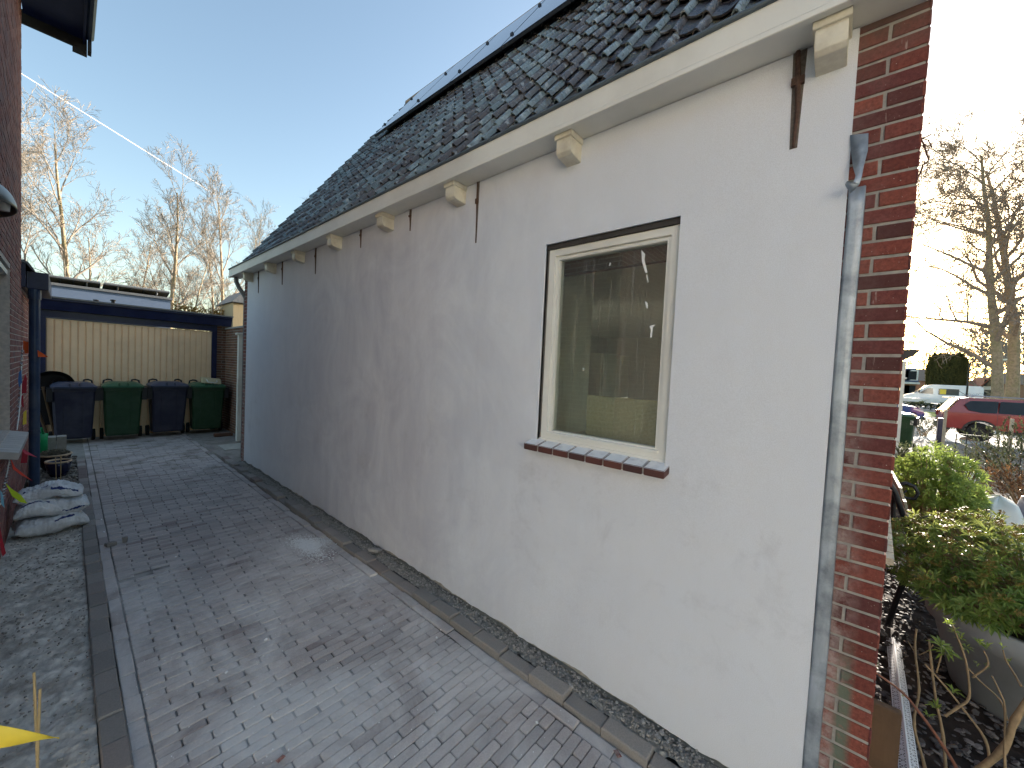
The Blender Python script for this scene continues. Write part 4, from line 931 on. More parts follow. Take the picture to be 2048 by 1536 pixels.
# cement bags
def bag(cx, cy, z0, hx, hy, hz, rz, lab, stripes, seed):
    mb = MB(); nu, nv = 90, 56; vs = []; M = Matrix.Translation((cx, cy, z0)) @ Matrix.Rotation(rz, 4, 'Z')
    for i in range(nu + 1):
        u = -1 + 2 * i / nu
        for j in range(nv):
            a = 2 * math.pi * j / nv
            pin = (1 - abs(u) ** 5) ** .6 if abs(u) < 1 else 0.0
            wy = hy * (1 - .12 * abs(u) ** 4) * math.copysign(abs(math.cos(a)) ** .6, math.cos(a)); wz = hz * max(.06, pin) * math.copysign(abs(math.sin(a)) ** .8, math.sin(a))
            wr = .016 * noise.fractal(Vector((u * 3 + seed, math.cos(a) * 2.2, math.sin(a) * 2)), .7, 2.2, 4) + .010 * abs(noise.noise(Vector((u * 9 + seed, a * 2, 3))))
            wr += .016 * abs(noise.fractal(Vector((u * 5 + seed, math.cos(a) * 3 + u * 2, math.sin(a) * 3)), .6, 2.3, 5)) * (.4 + abs(u)); sag = -.03 * abs(u) ** 3 - .018 * math.cos(u * 4 + seed)
            vs.append(M @ Vector((u * hx, wy * (1 + wr * 2), hz + wz * (1 if wz > 0 else .9) + wr + sag)))
    fs = []; mi = []
    for i in range(nu):
        for j in range(nv):
            fs.append((i * nv + j, (i + 1) * nv + j, (i + 1) * nv + (j + 1) % nv, i * nv + (j + 1) % nv)); u = (i + .5) / nu; v = (j + .5) / nv
            mi.append(1 if any(a <= u <= b and c <= v <= d for a, b, c, d in stripes) else 0)
    b = len(mb.v); mb.v += [tuple(v) for v in vs]; mb.f += fs; mb.m += mi; mb.t += [.5] * len(fs)
    ends = MB()
    mb.f.append(tuple(range(nv - 1, -1, -1))); mb.m.append(0); mb.t.append(.5); mb.f.append(tuple(nu * nv + j for j in range(nv))); mb.m.append(0); mb.t.append(.5)
    o = mb.build('cement_bag', [M_('bag_film_%d' % seed, srgb(228, 230, 232), .32, .1, 14, .6, 22, dirt=srgb(160, 158, 160), dirta=.7), MAT['blueprint']], smooth=True)
    tag(o, lab, 'bag', 'stacked cement bags'); return o
MAT['blueprint'] = M_('blue_print', srgb(36, 50, 110), .45, .1, 40, .2, 14)
c0 = onz(90, 1070); hb = .105
bag(-.105, 6.0, -.005, .24, .16, .088, R(8), 'bottom white cement bag of the three stacked on the soil', [(.50, .78, .385, .43)], 1)
bag(-.10, 6.04, .155, .245, .165, .085, R(2), 'middle white cement bag of the three stacked on the soil', [(.06, .45, .33, .365), (.62, .93, .50, .53)], 5)
bag(-.115, 6.10, .31, .225, .155, .07, R(-3), 'top white cement bag of the three stacked on the soil', [(.52, .93, .40, .45), (.12, .48, .30, .33)], 9)
# loose brick pieces and debris on the drive
for u, v, rz, s, lab in ((221, 1092, .4, (.036, .022, .034), 'brown brick chunk lying on the driveway near the left kerb'), (250, 1084, 1.3, (.018, .016, .048), 'small brick piece standing on the driveway to the right of the brown chunk'), (561, 1520, .3, (.018, .010, .01), 'tiny orange brick chip lying on the driveway paving'), (1235, 1510, 1.0, (.02, .012, .01), 'tiny orange brick chip beside the right kerb')):
    p = onz(u, v); mb = MB(); mb.cbox(-s[0], s[0], -s[1], s[1], 0, s[2], .004, 0, Matrix.Translation(p + Vector((0, 0, .002))) @ Matrix.Rotation(rz, 4, 'Z') @ Matrix.Rotation(.06, 4, 'Y'))
    tag(mb.build('brick_piece', MAT['kerb'] if s[2] > .03 else MAT['brick_red']), lab, 'brick piece', 'loose bricks')
p = onz(750, 1103, .06); mb = MB(); mb.cbox(-.035, .05, -.05, .05, 0, .022, .003, 0, Matrix.Translation(p) @ Matrix.Rotation(.5, 4, 'Z') @ Matrix.Rotation(.25, 4, 'Y')); tag(mb.build('broken_tile', M_('tile_shard', srgb(170, 164, 156), .8, .1, 20, .2)), 'broken pale tile shard lying in the rubble at the wall foot', 'tile shard')
# ================================================================== bunting
bn = thing('bunting', (-.36, 6.0, 1.9), 'string of coloured pennants and silver foil hanging down the left brick wall', 'bunting')
def flag(pts, m, x=-.345, parent=None, nm='pennant', th=.0015):
    P = [onx(u, v, xx) for (u, v, xx) in pts]; n = (P[1] - P[0]).cross(P[2] - P[0]).normalized() * th
    mb = MB(); mb.prism(P, n); return mb.build(nm, m, parent)
def fy(pts, m, y, parent, th=.0015):
    P = [ony(u, v, y + dy) for (u, v, dy) in pts]; n = (P[1] - P[0]).cross(P[2] - P[0]).normalized() * th
    return MB().prism(P, n).build('pennant', m, parent)
fy([(45, 681, 0), (57, 684, 0), (57, 706, 0), (50, 707, 0), (46, 695, 0)], MAT['orange'], 7.95, bn)
fy([(75, 700, 0), (97, 714, 0), (76, 714, 0)], MAT['orange'], 7.75, bn)
fy([(50, 748, 0), (54, 756, 0), (53, 786, 0), (43, 787, 0), (44, 768, 0)], MAT['crimson'], 7.6, bn)
fy([(40, 794, 0), (46, 790, 0), (48, 816, 0), (44, 812, 0)], MAT['crimson'], 7.3, bn)
fy([(47, 824, 0), (53, 820, 0), (53, 848, 0), (45, 850, 0)], MAT['yellow'], 7.2, bn)
fy([(38, 744, 0), (43, 740, 0), (44, 765, 0), (38, 775, 0), (36, 760, 0)], MAT['cobalt'], 7.1, bn)
fy([(38, 893, 0), (75, 915, 0), (50, 908, 0)], MAT['pink'], 5.9, bn)
fy([(46, 898, 0), (56, 905, 0), (54, 926, 0), (41, 926, 0)], MAT['crimson'], 6.3, bn)
fy([(20, 914, 0), (30, 934, 0), (65, 962, 0), (42, 950, 0), (26, 938, 0)], MAT['redorange'], 5.3, bn)
fy([(11, 966, 0), (24, 978, 0), (42, 990, 0), (55, 1007, 0), (40, 1004, 0), (24, 992, 0)], MAT['lime'], 4.9, bn)
fy([(0, 978, 0), (6, 990, 0), (9, 1016, 0), (2, 1008, 0)], MAT['skyblue'], 4.6, bn)
fy([(0, 1050, 0), (4, 1075, 0), (12, 1106, 0), (5, 1114, 0), (0, 1090, 0)], MAT['crimson'], 4.3, bn)
mb = MB(); pts = [ony(u, v, y) for u, v, y in ((45, 682, 7.95), (43, 740, 7.4), (42, 790, 7.2), (38, 830, 6.9), (34, 860, 6.6))]; mb.tube(pts, .004, 5)
pts = [ony(u, v, y) for u, v, y in ((22, 905, 6.2), (18, 925, 5.7), (12, 955, 5.4), (6, 985, 5.2), (0, 1010, 5.0))]; mb.tube(pts, .004, 5)
mb.build('cord', MAT['white'], bn)
mb = MB()
for (a, b) in (((44, 700, 7.6), (36, 850, 7.0)), ((22, 905, 6.0), (4, 1005, 4.9))):
    A = ony(*a); B = ony(*b); n = 60; vs = []
    for i in range(n + 1):
        p = A.lerp(B, i / n); an = i * .9; d = Vector((math.cos(an), math.sin(an), 0)) * .014; vs += [p + d, p - d]
    mb.add(vs, [(2 * i, 2 * i + 1, 2 * i + 3, 2 * i + 2) for i in range(n)])
mb.build('foil_streamer', MAT['foil'], bn)
yf = thing('yellow_pennant', ony(30, 1475, 1.55), 'large yellow pennant pointing right at the bottom left corner', 'pennant')
mb = MB(); P0 = [(-60, 1452), (-60, 1492)]; rows = []
for i in range(13):
    f = i / 12; u = -60 + 178 * f; vt = 1446 + 32 * f ** 1.6; vb = 1500 - 22 * f + 4 * math.sin(f * 5); dy = .012 * math.sin(f * 7)
    rows += [ony(u, vt, 1.55 + dy), ony(u, (vt + vb) / 2, 1.56 + dy * 1.3), ony(u, vb, 1.55 + dy * .7)]
mb.add(rows, [(i * 3 + j, i * 3 + j + 1, (i + 1) * 3 + j + 1, (i + 1) * 3 + j) for i in range(12) for j in range(2)]); pn = mb.build('cloth', MAT['yellow'], yf, smooth=True); md = pn.modifiers.new('s', 'SOLIDIFY'); md.thickness = .001
# ================================================================== front garden at the right
def leaf(mb, p, d, up, L, W, t, fold=.25, droop=.0):
    s = d.cross(up)
    if s.length < 1e-4: s = d.orthogonal()
    s.normalize(); n = s.cross(d).normalized()
    m = p + d * L * .55 - n * W * .0; e = p + d * L - Z * droop * L
    a = m + s * W * .5 + n * W * fold; b = m - s * W * .5 + n * W * fold
    mb.add([p, a, e, b, m], [(0, 1, 4), (1, 2, 4), (2, 3, 4), (3, 0, 4)], 0, t)
def rosette(mb, p, ax, L, n, t0, t1, tilt=.5):
    o = ax.orthogonal().normalized(); q = ax.cross(o)
    for i in range(n):
        a = i * 2.4 + rnd(-.2, .2); k = tilt + rnd(-.25, .35)
        d = ((o * math.cos(a) + q * math.sin(a)) * math.cos(k) + ax * math.sin(k)).normalized()
        leaf(mb, p - ax * rnd(0, .02), d, ax, L * rnd(.7, 1.15), L * .21, min(1, max(0, rnd(t0, t1))), .2, rnd(-.1, .35))
def pieris(name, c, rx, ry, rz, n, L, mat, lab, cat, base_z, buds=0, t0=.2, t1=1.0, group=None):
    t = thing(name, (c[0], c[1], base_z), lab, cat, group)
    mb = MB(); st = MB(); fl = MB(); c = Vector(c)
    for i in range(n):
        # points on/near an uneven dome
        z = rnd(-.55, 1); a = rnd(0, 6.283); q = math.sqrt(max(0, 1 - z * z)); dr = Vector((q * math.cos(a), q * math.sin(a), z))
        lump = 1 + .22 * noise.noise(dr * 2.2 + c) ; dep = 1 - .45 * random.random() ** 2.2
        p = c + Vector((dr.x * rx, dr.y * ry, dr.z * rz)) * lump * dep
        if p.z < base_z + .03: continue
        ax = (dr * .8 + Vector((rnd(-.4, .4), rnd(-.4, .4), rnd(.2, .9)))).normalized()
        f = (dep - .55) / .45
        rosette(mb, p, ax, L, random.randint(8, 12), t0 + (t1 - t0) * f * .3, t0 + (t1 - t0) * (.35 + .65 * f))
        if random.random() < buds * f and dr.z > -.1:
            for k in range(random.randint(3, 6)):
                d = (ax + Vector((rnd(-.7, .7), rnd(-.7, .7), rnd(-.2, .5)))).normalized()
                for m in range(7):
                    pp = p + d * (.012 + m * .008) - Z * .0006 * m * m; r = rnd(.003, .005); dd = Vector((rnd(-1, 1), rnd(-1, 1), rnd(-1, .4))).normalized()
                    fl.tube([pp, pp + dd * .012], [r * .7, r * .4], 4)
        if i % 3 == 0:
            b = Vector((c.x, c.y, base_z)) + Vector((rnd(-.05, .05), rnd(-.05, .05), 0)); m = b.lerp(p, .55) + Vector((0, 0, -.04)); st.tube([b, m, p], [.008, .005, .003], 5)
    mb.build('foliage', mat, t); st.build('stem', MAT['twig'], t)
    if buds: fl.build('flower_bud', MAT['pieris_fl'], t)
    return t
pc_ = Vector((3.75, -.98, 0)); PRIM = .50
t = thing('plant_pot', (pc_.x, pc_.y, 0), 'large round grey plastic pot holding the big evergreen shrub', 'plant pot')
mb = MB(); mb.lathe([(0, 0), (.34, 0), (.36, .01), (.455, .40), (.487, .405), (.50, .53), (.495, .54), (.455, .54), (.44, .44), (0, .44)], pc_, 56); mb.build('pot_wall', MAT['pot'], t, smooth=True).data.polygons.foreach_set('use_smooth', [True] * 0 or [True] * 504)
mb = MB(); mb.lathe([(.45, .47), (0, .48)], pc_, 30); mb.build('potting_soil', MAT['soil'], t)
pieris('pieris_shrub', (pc_.x, pc_.y + .04, .74), .60, .66, .31, 1250, .062, MAT['pieris'], 'big evergreen shrub with yellowish flower buds growing in the grey pot', 'shrub', .46, .55, .1, .95)
pieris('evergreen_shrub', (6.1, onx(1872, 950, 6.1).y, .78), .42, .34, .46, 620, .075, MAT['lime_leaf'], 'bright yellow green rounded shrub behind the garden bench', 'shrub', .05, 0, .15, 1.0)
# dark loose shrubs by the fence
def wisp(name, c, rx, ry, rz, n, L, mat, lab, base_z=0, stem=MAT['twig']):
    t = thing(name, (c[0], c[1], 0), lab, 'shrub'); mb = MB(); st = MB(); c = Vector(c)
    for i in range(n):
        dr = Vector((random.gauss(0, 1), random.gauss(0, 1), random.gauss(0, 1))).normalized() * random.random() ** .45
        p = c + Vector((dr.x * rx, dr.y * ry, dr.z * rz)) * (1 + .3 * noise.noise(dr * 2 + c)); 
        if p.z < .02: continue
        d = (dr + Vector((rnd(-.6, .6), rnd(-.6, .6), rnd(0, .9)))).normalized()
        if i % 4 == 0: st.tube([p - d * L * 2.5 + Z * .02, p, p + d * L * 2], [.004, .003, .0015], 4)
        for k in range(9):
            q = p + d * L * rnd(-.5, 2.2); dd = (d + Vector((rnd(-.9, .9), rnd(-.9, .9), rnd(-.5, .9)))).normalized()
            leaf(mb, q, dd, Z, L * rnd(.5, 1), L * .28, rnd(0, 1))
    for k in range(6):
        a = rnd(0, 6.28); st.tube([Vector((c.x + rnd(-.1, .1), c.y + rnd(-.1, .1), 0)), c + Vector((math.cos(a) * rx * .5, math.sin(a) * ry * .5, -rz * .2)), c + Vector((math.cos(a) * rx * .9, math.sin(a) * ry * .9, rz * .4))], [.02, .014, .006], 6)
    mb.build('foliage', mat, t); st.build('stem', stem, t); return t
wisp('dark_shrub', (10.2, -2.35, .72), .9, .82, .62, 620, .075, MAT['dark_leaf'], 'loose dark green shrub in front of the wire fence and red car')
wisp('russet_shrub', (8.6, -2.0, .48), .7, .65, .42, 420, .06, MAT['brown_leaf'], 'low russet brown shrub between the dark shrub and the covered furniture')
wisp('low_evergreen', (11.5, -1.05, .28), .5, .4, .32, 240, .08, MAT['dark_leaf'], 'low dark plant at the foot of the green bin near the brick corner')
for k, (u, v) in enumerate(((1846, 872), (1888, 873))):
    p = onz(u, v); wisp('small_bush', (p.x, p.y, .35), .5, .35, .35, 70, .10, MAT['dark_leaf'], ('small leafy bush on the pale gravel, %s' % ('nearer the green bin' if k == 0 else 'beside the navy fence post')))
# bench against the facade
t = thing('garden_bench', (4.6, -.4, 0), 'garden bench with black cast iron end and bleached slats against the facade', 'bench')
def bz(u, v, x): return onx(u, v, x)
mb = MB(); ex = 4.15
bk = [bz(1787, 966, ex + .8), ]
A0 = bz(1816, 1022, 3.95); A1 = bz(1797, 968, 5.25)
print('bench', A0, A1)
sl0 = MB()
def bslat(z0, z1, y0, y1): sl0.prism([(4.2, y0, z0), (4.2, y1, z1), (4.2, y1 - .018, z1), (4.2, y0 - .018, z0)], (1.3, 0, 0))
for (z0, y0) in ((.68, -.47), (.79, -.44), (.90, -.41), (1.0, -.38)): bslat(z0, z0 + .085, y0, y0 + .02)
for yy in (-.42, -.50, -.58, -.66): sl0.cbox(4.2, 5.5, yy - .06, yy, .42, .44, .003)
sl0.build('slat', MAT['slat'], t)
for ex in (4.18, 5.52):
    mb = MB(); path = [(ex, -.36, .0), (ex, -.40, .25), (ex, -.45, .50), (ex, -.44, .72), (ex, -.38, .92), (ex, -.34, 1.05), (ex, -.30, 1.12), (ex, -.26, 1.10)]
    mb.tube(path, .018, 8); mb.tube([(ex, -.70, 0), (ex, -.66, .2), (ex, -.64, .42), (ex, -.33, .43)], .018, 8)
    mb.tube([(ex, -.41, .80), (ex, -.46, .87), (ex, -.52, .90), (ex, -.58, .88), (ex, -.61, .82), (ex, -.59, .76), (ex, -.53, .75), (ex, -.50, .79), (ex, -.53, .83)], [.016, .018, .018, .017, .016, .015, .013, .011, .008], 8)
    mb.tube([(ex, -.64, .42), (ex, -.66, .52), (ex, -.64, .55)], .014, 8); mb.build('iron_end', MAT['iron'], t, smooth=True)
# covered garden furniture
def cover(name, c, hx, hy, hz, m, lab, seed, top=.45, cat='cover'):
    mb = MB(); n, k = 36, 16; vs = []
    for j in range(k + 1):
        f = j / k
        for i in range(n):
            a = 2 * math.pi * i / n; ca, sa = math.cos(a), math.sin(a); e = .55
            rx = math.copysign(abs(ca) ** e, ca); ry = math.copysign(abs(sa) ** e, sa)
            sh = (1 - (f ** 2.4) * (1 - top)) if f < 1 else 0.02
            w_ = 1 + .06 * noise.noise(Vector((ca * 3 + seed, sa * 3, f * 2))) + .05 * math.sin(a * 9 + seed) * (1 - f)
            vs.append((c[0] + hx * rx * sh * w_, c[1] + hy * ry * sh * w_, hz * (f if f < 1 else 1.01) + .03 * noise.noise(Vector((ca * 2, sa * 2 + seed, f * 3)))))
    fs = [(j * n + i, j * n + (i + 1) % n, (j + 1) * n + (i + 1) % n, (j + 1) * n + i) for j in range(k) for i in range(n)]
    mb.add(vs, fs, 0, .5); return tag(mb.build(name, m, smooth=True), lab, cat, 'sheet covered garden furniture')
cover('furniture_cover', (6.3, -1.27, 0), .34, .20, .78, MAT['tarp_w'], 'domed white sheet over garden furniture behind the potted shrub', 2)
cover('furniture_cover', (6.6, -1.72, 0), .30, .30, .80, MAT['tarp_b'], 'slate blue sheet over garden furniture right of the domed white one', 5, .7)
t = thing('folded_cover', (7.9, -1.42, 0), 'upright peaked cover with pale blue top behind the domed white sheet', 'cover')
mb = MB(); mb.prism([(7.2, -1.16, 0), (7.2, -1.44, 0), (7.2, -1.38, .55), (7.2, -1.26, .90), (7.2, -1.17, .93)], (.5, 0, 0), 0); mb.build('side_panel', MAT['tarp_b'], t, bevel=.02)
mb = MB(); mb.prism([(7.18, -1.17, .50), (7.18, -1.215, .50), (7.18, -1.27, .88), (7.18, -1.25, .93), (7.18, -1.165, .95)], (.02, 0, 0), 0); mb.build('pale_flap', MAT['tarp_w'], t)
# plank standing by the wall
t = MB().cbox(2.40, 2.44, -.275, -.168, -.05, .42, .006).build('plank', MAT['post_wood']); tag(t, 'weathered brown plank standing on end against the brick corner', 'plank')
# perforated corner bead leaning on the soil
def bead():
    mb = MB(); A = Vector((2.05, -.318, .10)); B = Vector((3.95, -.375, .03)); L = (B - A).length; d = (B - A).normalized()
    for sg in (-1, 1):
        s = (Y * sg * .82 + Z * -.45).normalized(); nn = d.cross(s).normalized() * .0016
        def Q(u, v): return A + d * u + s * v
        W = .042
        for (v0, v1) in ((0, .010), (W - .005, W)): mb.prism([Q(0, v0), Q(L, v0), Q(L, v1), Q(0, v1)], nn)
        p = .020; n = int(L / p)
        for i in range(n):
            u = i * p
            for (a, b) in (((u, .009), (u + p * .5, W * .5)), ((u + p, .009), (u + p * .5, W * .5)), ((u, W - .004), (u + p * .5, W * .5)), ((u + p, W - .004), (u + p * .5, W * .5))):
                t_ = .0022; mb.prism([Q(a[0] - t_, a[1]), Q(a[0] + t_, a[1]), Q(b[0] + t_, b[1]), Q(b[0] - t_, b[1])], nn * .9)
            mb.prism([Q(u, W * .5 - .002), Q(u + p, W * .5 - .002), Q(u + p, W * .5 + .002), Q(u, W * .5 + .002)], nn * .8)
            if i % 2 == 0: mb.prism([Q(u - .0028, .009), Q(u + .0028, .009), Q(u + .0028, W - .004), Q(u - .0028, W - .004)], nn * .85)
    mb.tube([A, B], .004, 8)
    tag(mb.build('corner_bead', MAT['pvc']), 'long white perforated plaster corner bead lying beside the plank', 'corner bead')
bead()
# bare twiggy shrub with opening buds, close to the camera
tw = thing('budding_shrub', (2.45, -.78, 0), 'bare twiggy shrub with opening green buds at the lower right corner', 'shrub')
def path(pts): return [onx(u, v, x) for u, v, x in pts]
BR = [([(2075, 1370, 2.35), (2030, 1440, 2.33), (2005, 1500, 2.33), (1930, 1560, 2.32), (1860, 1620, 2.3)], .013, .018),
      ([(1833, 1258, 2.62), (1830, 1300, 2.60), (1838, 1380, 2.55), (1828, 1450, 2.5), (1850, 1536, 2.42), (1860, 1640, 2.35)], .005, .008),
      ([(1858, 1278, 2.55), (1862, 1320, 2.52), (1872, 1400, 2.48), (1886, 1470, 2.44), (1892, 1560, 2.38), (1890, 1660, 2.32)], .005, .008),
      ([(1850, 1328, 2.45), (1890, 1372, 2.45), (1928, 1420, 2.43), (1970, 1478, 2.4), (1980, 1530, 2.38)], .004, .007),
      ([(1905, 1250, 2.5), (1925, 1300, 2.48), (1935, 1340, 2.46), (1938, 1395, 2.44), (1915, 1415, 2.42), (1890, 1432, 2.4)], .004, .007),
      ([(1935, 1335, 2.46), (1960, 1362, 2.45), (2000, 1400, 2.42), (2014, 1440, 2.36)], .003, .005),
      ([(2006, 1300, 2.5), (2012, 1320, 2.48), (2030, 1350, 2.45), (2042, 1372, 2.4)], .003, .005),
      ([(1968, 1302, 2.46), (1976, 1330, 2.46), (1945, 1355, 2.45)], .003, .005),
      ([(1984, 1352, 2.36), (2000, 1385, 2.36), (2010, 1420, 2.35), (2010, 1540, 2.3), (2020, 1640, 2.25)], .003, .006),
      ([(1873, 1345, 2.5), (1880, 1320, 2.5), (1885, 1300, 2.5)], .004, .003),
      ([(1838, 1310, 2.58), (1855, 1302, 2.56), (1866, 1290, 2.55)], .003, .003),
      ([(1816, 1282, 2.6), (1830, 1306, 2.6)], .002, .003)]
mb = MB()
def smoothp(P, k=4):
    out = []
    for i in range(len(P) - 1):
        p0 = P[max(i - 1, 0)]; p1 = P[i]; p2 = P[i + 1]; p3 = P[min(i + 2, len(P) - 1)]
        for j in range(k):
            t = j / k; out.append(.5 * ((2 * p1) + (p2 - p0) * t + (2 * p0 - 5 * p1 + 4 * p2 - p3) * t * t + (3 * p1 - p0 - 3 * p2 + p3) * t ** 3))
    return out + [P[-1]]
for pts, r0, r1 in BR:
    P = smoothp(path(pts)); n = len(P)
    mb.tube(P, [(r0 + (r1 - r0) * i / n) * (1 + (.25 if i % 4 == 0 else 0)) * .72 for i in range(n)], 8)
mb.build('stem', MAT['twig'], tw, smooth=True)
mb = MB()
for pts, r0, r1 in (([(1684, 1262, 2.05), (1705, 1300, 2.06), (1745, 1340, 2.08), (1805, 1385, 2.12), (1850, 1440, 2.16), (1885, 1490, 2.2), (1915, 1540, 2.25), (1950, 1620, 2.3)], .0028, .0065), ([(1690, 1480, 2.02), (1705, 1500, 2.04), (1745, 1540, 2.08), (1780, 1600, 2.12)], .0022, .004)):
    P = smoothp(path(pts)); n = len(P); mb.tube(P, [(r0 + (r1 - r0) * i / n) * (1.2 if i % 4 == 0 else 1) for i in range(n)], 8)
rt_ = mb.build('young_shoot', MAT['redtwig'], tw, smooth=True); rt_['label'] = 'reddish young shoots reaching across the brick corner'
mb = MB()
for (u, v, x, L, n, tl) in ((1898, 1245, 2.5, .028, 9, .5), (1910, 1258, 2.49, .026, 9, .5), (1885, 1288, 2.5, .05, 13, .2), (1893, 1300, 2.5, .045, 10, -.1), (1922, 1272, 2.49, .022, 8, .5), (1960, 1282, 2.47, .026, 11, .6), (1972, 1290, 2.46, .024, 9, .6), (2005, 1292, 2.5, .018, 6, .8), (2018, 1318, 2.48, .016, 5, .6),
        (1908, 1380, 2.44, .030, 7, .6), (1872, 1412, 2.44, .034, 8, .7), (1858, 1428, 2.44, .024, 5, .5), (1752, 1330, 2.09, .014, 5, .6), (1806, 1387, 2.12, .010, 4, .8), (1690, 1482, 2.02, .010, 4, .9), (1954, 1325, 2.46, .014, 5, .3), (1975, 1330, 2.46, .014, 5, .4), (1932, 1292, 2.48, .022, 6, .2)):
    mb = MB(); rosette(mb, onx(u, v, x), Vector((rnd(-.3, .1), rnd(-.2, .2), 1)).normalized(), L * 1.15, n + 3, .2, 1, tl); mb.build('bud', MAT['bud_leaf'], tw)
# twig of the vine clinging round the facade corner
mb = MB(); P = smoothp([onx(u, v, 2.3) for u, v in ((1831, 364), (1841, 345), (1846, 330), (1857, 320), (1853, 308), (1849, 292), (1843, 280), (1840, 276))], 3); mb.tube(P, [.003] * len(P), 6)
mb.tube([onx(u, v, 2.3) for u, v in ((1840, 277), (1852, 274), (1863, 268))], .003, 5); mb.tube([onx(u, v, 2.3) for u, v in ((1845, 277), (1856, 280), (1864, 294))], .0022, 5); mb.tube([onx(u, v, 2.3) for u, v in ((1826, 350), (1838, 330), (1848, 306), (1846, 290))], .0008, 4)
mb.tube([onx(u, v, 2.3) for u, v in ((1828, 388), (1840, 372), (1844, 352))], .0008, 4)
tag(mb.build('vine_twig', MAT['rust']), 'dried vine twig sticking out from the facade beside the brick corner', 'twig')
# low fence, posts, stakes
t = thing('wire_fence', (14.2, -2.6, 0), 'low dark metal fence with thin bars behind the shrubs', 'fence'); mb = MB()
for i in range(22): y = -2.12 - i * .165; mb.box(14.19, 14.21, y - .009, y + .009, 0, .80)
mb.build('bar', MAT['iron'], t); mb = MB(); mb.box(14.185, 14.215, -5.7, -2.1, .80, .815); mb.build('rail', M_('pale_rail', srgb(140, 140, 128), .6, .1, 10), t)
p = onz(1882, 905); tag(MB().cbox(16.9, 17.02, -2.27, -2.14, 0, 1.02, .01).build('fence_post', MAT['navy']), 'short thick navy post at the end of the low fence', 'post')
for u, lab in ((1894, 'pale wooden stake standing behind the navy post'), (2029, 'pale wooden stake standing in front of the red car side')):
    b = onx(u, 800, 16.4 if u < 1900 else 14.6); tag(MB().box(b.x, b.x + .06, b.y - .03, b.y + .03, 0, 1.30 if u < 1900 else 1.25).build('wooden_stake', MAT['slat']), lab, 'stake', 'wooden stakes')
# green bin at the street with its house number
a = onx(1815, 840, 16.3); sb = make_bin((16.5, -1.36, 0), (1, 1, 1.06), MAT['bin_green'], MAT['lid_green'], 'green wheelie bin standing alone beyond the brick corner near the street'); sb.rotation_euler.z = R(-100)
mb = MB()
for (a0, b0, a1, b1) in ((0, .10, .06, .12), (.045, .06, .065, .10), (0, .05, .06, .065), (0, .01, .02, .05), (0, 0, .06, .015)): mb.box(16.13, 16.135, -1.50 - a1, -1.50 - a0, .80 + b0, .80 + b1)
mb2 = MB(); mb2.v = mb.v; mb2.f = mb.f; mb2.m = mb.m; mb2.t = mb.t
def parent_world(o, p):
    o.parent = p; bpy.context.view_layer.update(); o.matrix_parent_inverse = p.matrix_world.inverted()
nb_ = mb2.build('house_number', MAT['white']); parent_world(nb_, sb)
# neighbouring porch beyond
t = thing('porch', (14.5, -.9, 0), 'dark porch canopy on a slim white post beyond the brick corner', 'porch')
mb = MB(); mb.prism([(14.2, -.3, 2.86), (14.2, -1.40, 2.86), (14.2, -1.28, 2.70), (14.2, -1.0, 2.55), (14.2, -.3, 2.55)], (2.2, 0, 0)); mb.build('canopy', MAT['darkboard'], t)
mb = MB(); mb.box(14.3, 14.38, -1.165, -1.085, 0, 2.56); mb.box(14.28, 14.4, -1.2, -.3, 2.10, 2.14); mb.build('post', MAT['white'], t)
mb = MB(); mb.box(14.3, 16.4, -.3, 2.5, 0, 2.85); mb.build('wall', MAT['house_brick'], t)
# ================================================================== vehicles
def wheel(parent, x, y, r, w_, side):
    # axle along X
    M = Matrix.Translation((x, y, r)) @ Matrix.Rotation(R(90), 4, 'Y')
    mb = MB(); mb.lathe([(r * .62, -w_ / 2), (r * .95, -w_ / 2), (r, -w_ * .35), (r, w_ * .35), (r * .95, w_ / 2), (r * .62, w_ / 2)], n=28, M=M); wh = mb.build('wheel', MAT['rubber'], parent, smooth=False)
    mb = MB(); o = -side * w_ * .44
    mb.lathe([(r * .64, o), (r * .60, o * .6), (r * .60, 0)], n=28, M=M)
    for k in range(5):
        a = 2 * math.pi * k / 5
        for s in (-.14, .14):
            p = lambda rr, aa: M @ Vector((rr * math.cos(aa), rr * math.sin(aa), o * .9))
            mb.prism([p(r * .12, a + s), p(r * .62, a + s * 1.2 - .06), p(r * .62, a + s * 1.2 + .06), p(r * .12, a + s + .5)], (side * .012, 0, 0))
    mb.lathe([(r * .16, o), (0, o * 1.02)], n=14, M=M); mb.build('rim', MAT['chrome'], wh)
    mb = MB(); mb.lathe([(r * .6, o * .1), (0, o * .1)], n=20, M=M); mb.build('wheel_well', MAT['black_pl'], wh)
